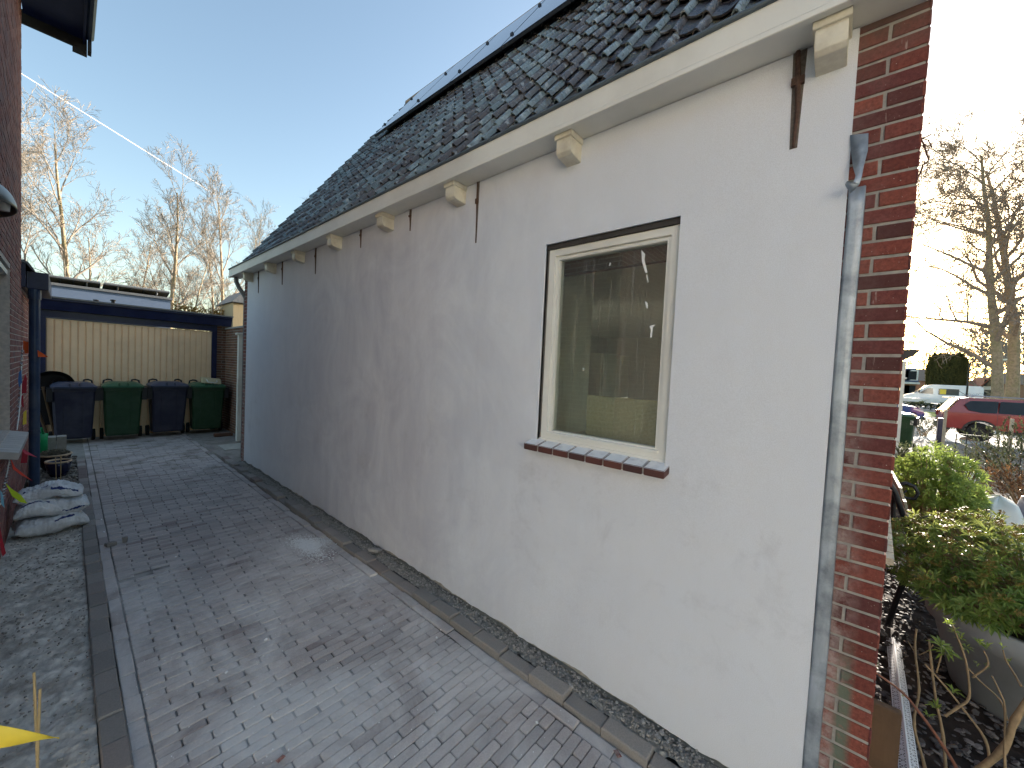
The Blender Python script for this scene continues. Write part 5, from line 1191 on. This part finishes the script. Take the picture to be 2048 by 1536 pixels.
def car_body(name, x0, W, rear_y, prof_low, prof_cab, glass_side, paint, tumble, parent, arches, r):
    """car facing -Y; near side at x0; profiles in (s, z), s = distance from the rear"""
    P = lambda s, z, x: Vector((x, rear_y - s, z))
    def arc(lst):                                   # insert wheel arches in the lower edge
        out = []
        zb = lst[0][1]
        for (c, ra) in arches:
            for k in range(11): a = math.pi * (1 - k / 10); out.append((c + ra * math.cos(a), max(zb, r + ra * math.sin(a))))
        return out
    low = [prof_low[0]] + arc(prof_low) + prof_low[1:]
    mb = MB(); n = len(low)
    secs = [(x0 + .03, .985), (x0, 1), (x0 + W, 1), (x0 + W - .03, .985)]
    body = MB(); body.prism([P(s, z, x0) for s, z in low], (W, 0, 0)); b = body.build('body', paint, parent, bevel=.035)
    cab = MB(); n = len(prof_cab); ns = [P(s, z, x0 + .02 + tumble * (z - prof_cab[0][1])) for s, z in prof_cab]; fs_ = [P(s, z, x0 + W - .02 - tumble * (z - prof_cab[0][1])) for s, z in prof_cab]
    cab.add(ns + fs_, [tuple(range(n - 1, -1, -1)), tuple(range(n, 2 * n))] + [(i, (i + 1) % n, n + (i + 1) % n, n + i) for i in range(n)]); cab.build('cabin', paint, parent, bevel=.03)
    for gl in glass_side:
        for sgn, xs in ((-1, x0 + .02), (1, x0 + W - .02)):
            g = MB(); zb = prof_cab[0][1]; pts = [P(s, z, xs - sgn * (-1) * tumble * (z - zb) * 1.0 if sgn == -1 else xs - tumble * (z - zb)) for s, z in gl]
            g.prism([p + Vector((sgn * .004, 0, 0)) for p in pts], (sgn * .004, 0, 0)); g.build('side_window', MAT['cglass'], parent)
    return b
# red SUV parked with its side to us, rear at the left
sv = thing('parked_car', (23.2, -5.0, 0), 'red estate style SUV parked on the pale gravel behind the fence', 'car', 'cars parked near the street')
X0 = 22.4; RY = -2.98
car_body('suv', X0, 1.78, RY, [(.06, .42), (4.45, .36), (4.62, .62), (4.58, .92), (3.55, 1.06), (.04, 1.02), (.0, .70)], [(.06, 1.0), (3.52, 1.04), (2.75, 1.52), (1.9, 1.62), (.62, 1.62), (.40, 1.58)],
    [[(.62, 1.14), (.50, 1.34), (.62, 1.50), (1.30, 1.53), (1.30, 1.09), (.95, 1.07)], [(1.34, 1.09), (1.34, 1.53), (2.10, 1.53), (2.14, 1.09)], [(2.2, 1.09), (2.16, 1.53), (2.66, 1.47), (3.2, 1.12)]], MAT['car_red'], .16, sv, ((.93, .40), (3.62, .40)), .34)
for c in (.93, 3.62):
    wheel(sv, X0 + .10, RY - c, .34, .21, -1); wheel(sv, X0 + 1.68, RY - c, .34, .21, 1)
    mb = MB(); pts = []
    for k in range(13):
        a = math.pi * (k / 12); pts.append((c + .46 * math.cos(a), .34 + .46 * math.sin(a)))
    for k in range(13):
        a = math.pi * (1 - k / 12); pts.append((c + .395 * math.cos(a), .34 + .395 * math.sin(a)))
    mb.prism([(X0 - .012, RY - s, z) for s, z in pts], (.03, 0, 0)); mb.build('arch_trim', MAT['black_pl'], sv)
mb = MB(); mb.box(X0 - .012, X0 + .02, RY - 3.12, RY - 1.42, .34, .46); mb.build('side_trim', MAT['black_pl'], sv, bevel=.02)
MB().box(X0 + .05, X0 + 1.72, RY - .2, RY + .06, .34, .60).build('bumper', MAT['black_pl'], sv, bevel=.02); MB().box(X0 + .05, X0 + 1.72, RY - 4.66, RY - 4.45, .30, .60).build('bumper', MAT['black_pl'], sv, bevel=.02)
for xx in (X0 + .16, X0 + 1.6): mb = MB(); mb.tube([(xx, RY - .65, 1.63), (xx, RY - .75, 1.69), (xx, RY - 2.35, 1.68), (xx, RY - 2.45, 1.60)], .018, 6); mb.build('roof_rail', MAT['chrome'], sv)
for xx in (X0 - .01, X0 + 1.55): mb = MB(); mb.box(xx, xx + .24, RY - .16, RY + .02, .82, 1.04); mb.build('tail_light', MAT['redglass'], sv, bevel=.02)
mb = MB(); mb.box(X0 + .18, X0 + 1.6, RY - .42, RY - .12, 1.565, 1.60); mb.build('spoiler', MAT['car_red'], sv)
mb = MB(); mb.prism([(X0 + .15, RY - .055, 1.06), (X0 + 1.63, RY - .055, 1.06), (X0 + 1.55, RY - .36, 1.54), (X0 + .23, RY - .36, 1.54)], (0, .03, 0)); mb.build('rear_window', MAT['cglass'], sv)
for s in (1.42, 2.35): mb = MB(); mb.box(X0 - .03, X0, RY - s - .2, RY - s, .93, .96); mb.build('door_handle', MAT['car_red'], sv)
mb = MB(); mb.box(X0 - .003, X0 + .002, RY - 1.325, RY - 1.315, .5, 1.06); mb.box(X0 - .003, X0 + .002, RY - 2.16, RY - 2.15, .5, 1.06); mb.build('door_gap', MAT['black_pl'], sv)
mb = MB(); mb.tube([(X0 + .9, RY - .75, 1.62), (X0 + .9, RY - .45, 1.86)], .008, 5); mb.build('aerial', MAT['black_pl'], sv)
# blue car, nose to the right
bc = thing('parked_car', (29.0, -1.2, 0), 'dark blue car whose nose shows between the brick corner and the white van', 'car', 'cars parked near the street')
X1 = 28.2; NYB = -3.12          # nose at y=NYB
RB = NYB + 4.2
car_body('blue', X1, 1.75, RB, [(.06, .36), (4.05, .30), (4.2, .50), (4.16, .74), (3.9, .92), (3.0, 1.06), (.04, 1.04), (.0, .70)], [(.1, 1.02), (3.1, 1.02), (2.35, 1.50), (1.4, 1.56), (.7, 1.50)],
    [[(.8, 1.1), (1.0, 1.44), (1.55, 1.49), (1.6, 1.08)], [(1.66, 1.08), (1.62, 1.49), (2.3, 1.44), (2.85, 1.08)]], MAT['car_blue'], .18, bc, ((.8, .38), (3.3, .38)), .32)
for c in (.8, 3.3): wheel(bc, X1 + .10, RB - c, .32, .2, -1); wheel(bc, X1 + 1.65, RB - c, .32, .2, 1)
for xx in (X1 - .005, X1 + 1.45): mb = MB(); mb.prism([(xx, RB - 4.17, .66), (xx, RB - 3.72, .80), (xx, RB - 3.80, .90), (xx, RB - 4.14, .78)], (.30, 0, 0)); mb.build('headlight', MAT['lightgl'], bc, bevel=.02)
mb = MB(); mb.prism([(X1 + .15, RB - 2.95, 1.06), (X1 + 1.6, RB - 2.95, 1.06), (X1 + 1.5, RB - 2.35, 1.47), (X1 + .25, RB - 2.35, 1.47)], (0, -.02, .02)); mb.build('windscreen', MAT['cglass'], bc)
mb = MB(); mb.box(X1 + .1, X1 + 1.65, RB - 4.24, RB - 4.1, .30, .48); mb.build('bumper', MAT['black_pl'], bc, bevel=.02)
# white minibus
vn = thing('parked_van', (60.5, -8, 0), 'long white van parked across the street, nose to the left', 'van')
XV = 60.0; VR = onx(1968, 790, XV).y; VF = onx(1806, 800, XV).y; LV = VF - VR
# build as a car facing -Y mirrored: profile measured from the rear towards +Y
P = lambda s, z, x: Vector((x, VR + s, z))
prof = [(0, .45), (.75, .45)] + [(1.15 + .42 * math.cos(math.pi * (1 - k / 8)), .42 + .42 * math.sin(math.pi * (1 - k / 8))) for k in range(1, 8)] + [(1.55, .45), (LV - 1.45, .45)] + [(LV - 1.0 + .42 * math.cos(math.pi * (1 - k / 8)), .42 + .42 * math.sin(math.pi * (1 - k / 8))) for k in range(1, 8)] + [(LV - .58, .45), (LV, .5), (LV, 1.0), (LV - .25, 1.22), (LV - .85, 1.42), (LV - 1.75, 2.28), (LV - 2.2, 2.42), (.15, 2.42), (.02, 2.2)]
mb = MB(); mb.prism([P(s, z, XV) for s, z in prof], (1.98, 0, 0)); mb.build('body', MAT['car_white'], vn, bevel=.06)
for nm, pts, m in (('cab_window', [(LV - 1.15, 1.42), (LV - 1.75, 2.02), (LV - 2.15, 2.02), (LV - 2.2, 1.42)], 'cglass'), ('side_window', [(LV - 2.55, 1.38), (LV - 2.55, 2.02), (LV - 4.0, 2.02), (LV - 4.0, 1.38)], 'cglass'), ('cardboard_sign', [(LV - 2.66, 1.45), (LV - 2.66, 1.95), (LV - 3.1, 1.95), (LV - 3.1, 1.45)], 'yellow')):
    mb = MB(); xo = -.012 if nm != 'cardboard_sign' else -.02; mb.prism([P(s, z, XV + xo) for s, z in pts], (.008, 0, 0)); mb.build(nm, MAT[m], vn)
mb = MB()
for k in range(9):
    s = LV - 4.25 - k * .17; mb.tube([P(s, 1.55 + .12 * math.sin(k * 2.1), XV - .006), P(s - .10, 1.68 + .1 * math.sin(k * 1.3), XV - .006), P(s - .2, 1.56 + .08 * math.cos(k), XV - .006)], .012, 4)
mb.tube([P(LV - 4.2, 1.48, XV - .006), P(LV - 5.5, 1.46, XV - .006)], .01, 4); mb.build('lettering', MAT['scribble'], vn)
for c in (1.15, LV - 1.0):
    wheel(vn, XV + .1, VR + c, .36, .22, -1)
mb = MB(); mb.prism([(XV + .05, VF - .92, 1.46), (XV + 1.93, VF - .92, 1.46), (XV + 1.85, VF - 1.72, 2.24), (XV + .13, VF - 1.72, 2.24)], (0, .03, .01)); mb.build('windscreen', MAT['cglass'], vn)
mb = MB(); mb.box(XV - .2, XV - .02, VF - 1.2, VF - 1.1, 1.5, 1.75); mb.build('mirror', MAT['black_pl'], vn)
# rail fence and clipped hedge in front of the van
t = thing('rail_fence', (54, -8, 0), 'low white rail fence running along the road before the van', 'fence')
mb = MB(); mb.box(54, 54.06, -40, 8, .62, .95)
for i in range(24): mb.box(54.07, 54.17, -40 + i * 2, -39.88 + i * 2, 0, 1.0)
mb.build('rail', MAT['white'], t)
mb = MB()
for i in range(2600):
    p = Vector((rnd(50.6, 51.8), rnd(-40, 8), rnd(.05, .55 + .12 * math.sin(i)))); leaf(mb, p, Vector((rnd(-1, .2), rnd(-1, 1), rnd(-.2, 1))).normalized(), Z, rnd(.25, .5), .22, rnd(0, 1))
tag(mb.build('low_hedge', MAT['dark_leaf']), 'low dark hedge along the far side of the grass verge', 'hedge')
# ================================================================== trees
def bare_tree(name, base, height, lab, trunks=((0, 0),), spread=.55, seed=1, levels=4, r0=.16, twigmat='bark_b', lean=(0, 0), nkids=9, first=.28, group='bare winter trees', up=.25, ivy=0, minr=.0045, cwid=1.0, kk=(8, 6, 4)):
    rs = random.Random(seed); t = thing(name, base, lab, 'tree', group); tk = MB(); cr = MB(); base = Vector(base)
    def seg(p, d, L, r, lev, first_t, mbx):
        n = max(3, int(5 + (3 if lev == 0 else 0) - lev)); pts = [p.copy()]; rad = [r]; q = p.copy(); dd = d.copy()
        for i in range(n):
            w_ = .045 if lev == 0 else .085 + .05 * lev
            dd = (dd + Vector((rs.gauss(0, w_), rs.gauss(0, w_), rs.gauss(0, w_ * .6) + up * (.22 if lev else .05)))).normalized()
            q = q + dd * L / n; pts.append(q.copy()); rad.append(max(minr, r * (1 - .82 * (i + 1) / n)))
        mbx.tube(pts, rad, 8 if lev == 0 else (5 if lev == 1 else 3), cap=False)
        if lev >= levels: return
        k = nkids if lev == 0 else (kk[lev - 1])
        for c in range(k):
            f = first_t + (1 - first_t) * ((c + rs.random()) / k) ** .85; f = min(f, .985); i = f * n; i0 = int(i); pp = pts[i0].lerp(pts[min(i0 + 1, n)], i - i0)
            ax = (pts[min(i0 + 1, n)] - pts[i0]).normalized(); o = ax.orthogonal().normalized(); a = rs.uniform(0, 6.283) if lev else c * 2.4 + rs.uniform(-.5, .5)
            side = (o * math.cos(a) + ax.cross(o) * math.sin(a)); an = spread * rs.uniform(.75, 1.3) + (.05 if lev else 0)
            nd = (ax * math.cos(an) + side * math.sin(an)).normalized()
            rr = r * (1 - .82 * f); l2 = L * (.62 if lev == 0 else .62) * rs.uniform(.65, 1.1) * (1.15 - .55 * f if lev == 0 else 1 - .3 * f) * (cwid if lev == 0 else 1)
            seg(pp, nd, l2, max(minr, min(rr * .62, r * .5)), lev + 1, .18, cr)
    for (dx, dy) in trunks:
        d = Vector((lean[0] + dx * .10, lean[1] + dy * .10, 1)).normalized(); seg(base + Vector((dx * .3, dy * .3, -.1)), d, height, r0, 0, first, tk)
    tk.build('trunk', MAT['bark'], t, smooth=True); cr.build('crown', MAT[twigmat], t)
    if ivy:
        m = MB()
        for _ in range(ivy):
            z = rnd(0, height * .42); a = rnd(0, 6.28); rr = r0 * 1.15; p = base + Vector((lean[0] * z + rr * math.cos(a), lean[1] * z + rr * math.sin(a), z)); leaf(m, p, Vector((math.cos(a), math.sin(a), rnd(-.6, .3))).normalized(), Z, .10, .09, rnd(0, 1))
        m.build('ivy', MAT['ivy'], t)
    return t
def base_at(u, y): p = ony(u, 650, y); return (p.x, p.y, 0)
bare_tree('bare_tree', base_at(128, 21), 8.9, 'wide bare tree with ivy on its forked trunk, leftmost behind the garage', ((-.7, 0), (.5, .2)), .5, 12, r0=.12, ivy=900, nkids=12, first=.25, cwid=.55, kk=(9, 6, 4))
bare_tree('bare_tree', base_at(333, 22), 8.6, 'bare tree with single leaning trunk behind the right end of the solar arrays', ((0, 0),), .42, 23, r0=.12, lean=(-.06, 0), nkids=12, first=.25, ivy=300, cwid=.5, kk=(9, 6, 4))
bare_tree('bare_tree', base_at(372, 19), 5.6, 'smallest bushy bare tree, ivy footed, between the leaning one and the forked pair', ((0, 0),), .5, 31, r0=.06, nkids=10, first=.12, ivy=500, cwid=.5)
bare_tree('bare_tree', base_at(432, 23), 8.0, 'slender bare tree whose pale trunk bends left just beside the house gutter', ((0, 0),), .38, 47, r0=.09, lean=(-.03, 0), nkids=11, first=.3, cwid=.42)
bare_tree('bare_tree', base_at(452, 22), 8.8, 'tallest bare tree, its trunk rising from behind the roof gutter end', ((0, 0),), .4, 53, r0=.11, lean=(.02, 0), nkids=13, first=.28, cwid=.5)
bare_tree('bare_tree', base_at(540, 30), 11.5, 'thin distant birch like tree showing above the tiled verge', ((0, 0),), .4, 61, r0=.06, nkids=15, first=.25, levels=3, cwid=.35)
bare_tree('bare_tree', base_at(612, 32), 13.2, 'distant treetop barely rising above the tiled roof edge', ((0, 0),), .45, 67, r0=.06, nkids=12, first=.3, levels=3, cwid=.35)
bare_tree('bare_tree', base_at(30, 24), 9.0, 'bare tree mostly hidden behind the tall brick house', ((0, 0),), .45, 71, r0=.12, nkids=9, first=.25, cwid=.55)
bare_tree('bare_tree', base_at(240, 27), 5.6, 'low bare tree between the ivy clad one and the leaning one', ((0, 0),), .5, 77, r0=.07, nkids=9, first=.15, cwid=.5)
bt = lambda u, x: tuple(onx(u, 783, x)[:2]) + (0,)
bare_tree('street_tree', bt(1996, 35), 15.5, 'large bare street tree, the left of the two big trunks behind the red car', ((0, 0),), .85, 83, r0=.27, lean=(0, .02), nkids=20, first=.2, levels=4, minr=.013, group='big street trees', up=.05, cwid=.62, twigmat='bark_d', kk=(10, 7, 4))
bare_tree('street_tree', bt(2026, 37), 16.0, 'large bare street tree, the right of the two big trunks behind the red car', ((0, 0),), .75, 89, r0=.32, lean=(0, -.03), nkids=16, first=.25, levels=4, minr=.013, group='big street trees', up=.1, cwid=.55, twigmat='bark_d', kk=(10, 7, 4))
bare_tree('street_tree', bt(2062, 70), 11, 'smaller bare tree at the far right edge beyond the big trunks', ((0, 0),), .7, 97, r0=.3, nkids=12, first=.15, levels=3, minr=.03, group='distant street trees')
for k, (u, x, h, lab) in enumerate(((1962, 95, 10.5, 'rounded bare tree behind the lamp post'), (1842, 110, 10.5, 'distant bare tree above the slate roofed house'), (1985, 80, 8.5, 'bare tree before the white gabled house'), (1925, 120, 9, 'distant bare tree right of the clipped conifer'))):
    bare_tree('street_tree', bt(u, x), h, lab, ((0, 0),), .75, 101 + k, r0=.2, nkids=14, first=.15, levels=3, minr=.035, group='distant street trees')
# clipped conifer
p = Vector(bt(1890, 75)); t = thing('conifer', (p.x, p.y, 0), 'dense clipped columnar conifer block behind the white van', 'conifer'); mb = MB()
for _ in range(9000):
    a = rnd(0, 6.283); z = rnd(.3, 6.4); rr = (1.75 - (.35 if z > 5.9 else 0) - .12 * (z > 5)) * (1 + .12 * noise.noise(Vector((math.cos(a) * 3, math.sin(a) * 3, z * .6)))) * rnd(.82, 1.0)
    q = Vector((p.x + rr * math.cos(a), p.y + rr * math.sin(a), z + .3 * noise.noise(Vector((a * 3, 0, 1))))); d = Vector((math.cos(a) * .5, math.sin(a) * .5, 1)).normalized(); leaf(mb, q, d, Vector((math.cos(a), math.sin(a), 0)), .35, .2, rnd(0, 1))
mb.build('crown', MAT['conifer'], t); mb = MB(); mb.tube([(p.x, p.y, 0), (p.x, p.y, 5)], [.2, .08], 8); mb.build('trunk', MAT['bark'], t)
# lamp post
p = Vector(bt(1934, 48)); t = thing('street_lamp', (p.x, p.y, 0), 'slim street lamp with curved arm between the conifer and the big trees', 'street lamp'); top = onx(1940, 722, 48).z
mb = MB(); mb.tube([(p.x, p.y, 0), (p.x, p.y, top - .25), (p.x, p.y - .12, top - .05), (p.x, p.y - .35, top), (p.x, p.y - 1.3, top + .08)], [.07, .055, .05, .045, .04], 8); mb.build('pole', MAT['iron'], t)
mb = MB(); mb.prism([(p.x - .12, p.y - 1.3, top + .02), (p.x + .12, p.y - 1.3, top + .02), (p.x + .1, p.y - 2.1, top + .12), (p.x - .1, p.y - 2.1, top + .12)], (0, 0, .12)); mb.build('lamp_head', MAT['lightgl'], t)
# far houses
def house_far(name, x, u0, u1, vw, vr, wallm, roofm, lab, gable_side=False, extra=None, depth=8):
    a = onx(u0, 775, x); b = onx(u1, 775, x); zw = onx((u0 + u1) / 2, vw, x).z; zr = onx((u0 + u1) / 2, vr, x + (0 if gable_side else depth / 2)).z
    t = thing(name, (x, (a.y + b.y) / 2, 0), lab, 'house', 'houses across the street'); y0, y1 = b.y, a.y
    mb = MB(); mb.box(x, x + depth, y0, y1, 0, zw); mb.build('wall', wallm, t)
    mb = MB()
    if gable_side:
        ym = (y0 + y1) / 2; mb.prism([(x + .02, y0, zw), (x + .02, y1, zw), (x + .02, ym, zr)], (depth - .04, 0, 0)); mb.build('gable', wallm, t); mb = MB()
        for sy in ((y0 - .3, ym), (y1 + .3, ym)): mb.prism([(x - .2, sy[0], zw - .2), (x - .2, sy[1], zr + .05), (x - .2, sy[1], zr + .25), (x - .2, sy[0], zw)], (depth + .4, 0, 0))
        mb.build('roof', roofm, t)
    else:
        mb.prism([(x - .3, y0 - .2, zw), (x + depth / 2, y0 - .2, zr), (x + depth + .3, y0 - .2, zw)], (0, y1 - y0 + .4, 0)); mb.build('roof', roofm, t)
    return t, y0, y1, zw, zr
t, y0, y1, zw, zr = house_far('slate_roof_house', 88, 1770, 1833, 764, 736, MAT['house_brick'], MAT['far_slate'], 'brick house with slate roof and white dormers left of the conifer')
mb = MB(); mb.box(87.6, 88.1, y0 - .3, y1 + .3, zw - .25, zw + .05); mb.build('gutter', MAT['white'], t)
for u in (1822, 1806):
    c = onx(u, 750, 88.5); mb = MB(); mb.box(88.3, 91, c.y - .8, c.y + .8, zw + .3, zr - .4); d = mb.build('dormer', MAT['white'], t); mb = MB(); mb.box(88.26, 88.3, c.y - .6, c.y + .6, zw + .45, zr - .6); mb.build('window', MAT['darkglass'], d)
for u in (1806, 1818): c = onx(u, 774, 88); mb = MB(); mb.box(87.95, 88.0, c.y - .7, c.y + .7, 1.0, 2.4); mb.build('window', MAT['darkglass'], t)
house_far('brown_roof_house', 98, 1828, 1862, 762, 738, MAT['house_brick'], MAT['far_brown'], 'house with pale brown roof between the slate roofed one and the conifer')
t, y0, y1, zw, zr = house_far('red_roof_house', 84, 1925, 1972, 776, 761, MAT['house_white'], MAT['far_tile'], 'low house with reddish tiled roof behind the street lamp')
t, y0, y1, zw, zr = house_far('white_gable_house', 82, 1962, 1998, 778, 757, MAT['house_white'], MAT['far_tile'], 'white rendered house with gable between the lamp and the big trees', True)
for u in (1973, 1988): c = onx(u, 786, 82); mb = MB(); mb.box(81.95, 82.0, c.y - .35, c.y + .35, .9, 2.2); mb.build('window', MAT['darkglass'], t)
c = onx(1976, 768, 82); mb = MB(); mb.box(81.95, 82.0, c.y - .35, c.y + .35, 2.7, 3.6); mb.build('window', MAT['darkglass'], t)
house_far('row_house', 105, 2000, 2120, 770, 748, MAT['house_brick'], MAT['far_brown'], 'brick row house half hidden behind the two big trunks')
for k, (u, y_, h_, lab) in enumerate(((190, 25, 6.8, 'slender bare tree left of the leaning one, above the left solar array'), (288, 27, 7.6, 'bare tree filling the gap left of the leaning trunk'), (398, 26, 8.2, 'bare tree filling the gap right of the leaning trunk'), (500, 28, 9.4, 'bare tree rising just over the lowest tiles of the verge'))):
    bare_tree('bare_tree', base_at(u, y_), h_, lab, ((0, 0),), .45, 131 + k, r0=.08, nkids=12, first=.2, cwid=.48)
# things glimpsed behind the garage on the right
p = ony(478, 640, 17); t = thing('garden_shed', (p.x, 17, 0), 'pale timber shed visible in the gap right of the garage roof', 'shed')
zt = ony(478, 606, 17).z; mb = MB(); mb.box(ony(466, 640, 17).x, ony(500, 640, 17).x, 17, 19, 0, zt); mb.build('wall', M_('pale_boards', srgb(176, 158, 124), .8, .1, 5, .2, sc=(8, 8, .4)), t)
mb = MB(); mb.prism([(ony(460, 640, 17).x, 16.8, zt), (ony(505, 640, 17).x, 16.8, zt), (ony(490, 600, 17).x, 16.8, zt + .5)], (0, 2.4, 0)); mb.build('roof', MAT['lead'], t)
mb = MB(); a = ony(345, 616, 18.5); b = ony(462, 628, 18.5); 
for _ in range(3800):
    f = random.random(); z = rnd(.6, a.z + .12 * noise.noise(Vector((f * 12, 0, 0))) + .1); q = Vector((a.x + (b.x - a.x) * f, 18.5 + rnd(-.3, .3), z)); leaf(mb, q, Vector((rnd(-1, 1), rnd(-1, .3), rnd(-.3, 1))).normalized(), Z, .14, .07, rnd(0, 1))
tag(mb.build('garden_hedge', leafm('beech_leaf', [(0, srgb(120, 92, 50)), (1, srgb(176, 148, 84))], .8)), 'golden brown hedge behind the garage roof below the bare trees', 'hedge')
# vapour trail
dA, dB = ray(20, 133).normalized(), ray(480, 420).normalized(); zc_ = 1500.0
A = Vector((0, 0, H)) + dA * (zc_ / dA.z); B = Vector((0, 0, H)) + dB * (zc_ / dB.z)
mb = MB(); n = 24
pts = [A.lerp(B, i / n) for i in range(n + 1)]; 
for i in range(n): mb.tube([pts[i], pts[i + 1]], [2.0 + 1.8 * i / n, 2.0 + 1.8 * (i + 1) / n], 10, t=min(1, max(0, (n - i) / (n * .5)) ), cap=False)
n_ = NB('vapour'); n_.col((.9, .9, .9)); n_.rough(1.0); tr = n_.n('ShaderNodeBsdfTransparent'); mxs = n_.n('ShaderNodeMixShader'); n_.l(tr.outputs[0], mxs.inputs[2]); n_.l(n_.b.outputs[0], mxs.inputs[1]); lw = n_.n('ShaderNodeLayerWeight'); n_.l(n_.math('SUBTRACT', 1.0, n_.math('MULTIPLY', n_.tint(), n_.math('SUBTRACT', .62, n_.math('MULTIPLY', lw.outputs['Facing'], .5)))), mxs.inputs[0]); n_.l(mxs.outputs[0], n_.t.nodes['Material Output'].inputs[0])
ct = mb.build('vapour_trail', n_.mat, smooth=True); tag(ct, 'thin white aircraft vapour trail crossing the blue sky at the left', 'vapour trail', kind='stuff')

# unseen white house, added to bounce low sun onto the plastered wall
HX = -8.5
t = thing('bounce_house', (HX, -9, 0), 'unseen white rendered house added to bounce low sun onto the plastered wall', 'house')
op = ((2, 3.4, 1, 2.4), (6, 7, .05, 2.2), (9.5, 11, 1, 2.4), (2, 3.2, 3.6, 4.9), (6, 7.2, 3.6, 4.9), (10.0, 11.2, 3.6, 4.9))
mb = MB(); slab(mb, (HX, -16, 0), Y, X, 15.2, 0, 6.0, .3, op); slab(mb, (HX - .3, -.8, 0), -X, Y, 7.7, 0, 6.0, .3); slab(mb, (HX - 8, -16, 0), X, -Y, 7.7, 0, 6.0, .3); mb.box(HX - 8, HX - 7.7, -15.7, -1.1, 0, 6); mb.build('wall', MAT['white'], t)
mb = MB(); mb.prism([(HX + .4, -16.3, 5.9), (HX - 4, -16.3, 9.6), (HX - 8.4, -16.3, 5.9)], (0, 15.8, 0)); mb.build('roof', MAT['far_tile'], t)
for (a, b, c, d) in op:
    mb = MB(); mb.box(HX - .2, HX - .17, -16 + a, -16 + b, c, d); mb.build('window' if c > .5 else 'door', MAT['darkglass'], t)
# slatted board at a slant beside the corner
A = Vector((2.86, -.25, .92)); B = Vector((3.50, -.25, 1.16)); d = (B - A).normalized(); L = (B - A).length; up = d.cross(Y).normalized(); up = up if up.z > 0 else -up
mb = MB(); n = 12
for i in range(n):
    a = A + d * (L * i / n + .003); b = A + d * (L * (i + 1) / n - .003); mb.prism([a, b, b + Y * .09, a + Y * .09], up * .028)
mb.prism([A, B, B + Y * .09, A + Y * .09], -up * .012)
tag(mb.build('slatted_board', M_('pale_slatted_wood', srgb(206, 196, 178), .7, .12, 16, .3, dirt=srgb(130, 120, 106), dirta=.4)), 'pale slatted board propped at a slant on the facade beside the brick corner', 'board')
t = thing('sun_block_building', (10, 11, 0), 'unseen plain brick outbuilding added to block stray sun from the yard', 'outbuilding')  # unseen block, added to keep stray sun off the far paving
mb = MB(); mb.box(9.2, 13.0, 7.0, 15.0, 0, 4.1); mb.build('wall', MAT['house_brick'], t); mb = MB(); mb.box(9.05, 13.15, 6.85, 15.15, 4.101, 4.25); mb.build('roof', MAT['lead'], t)
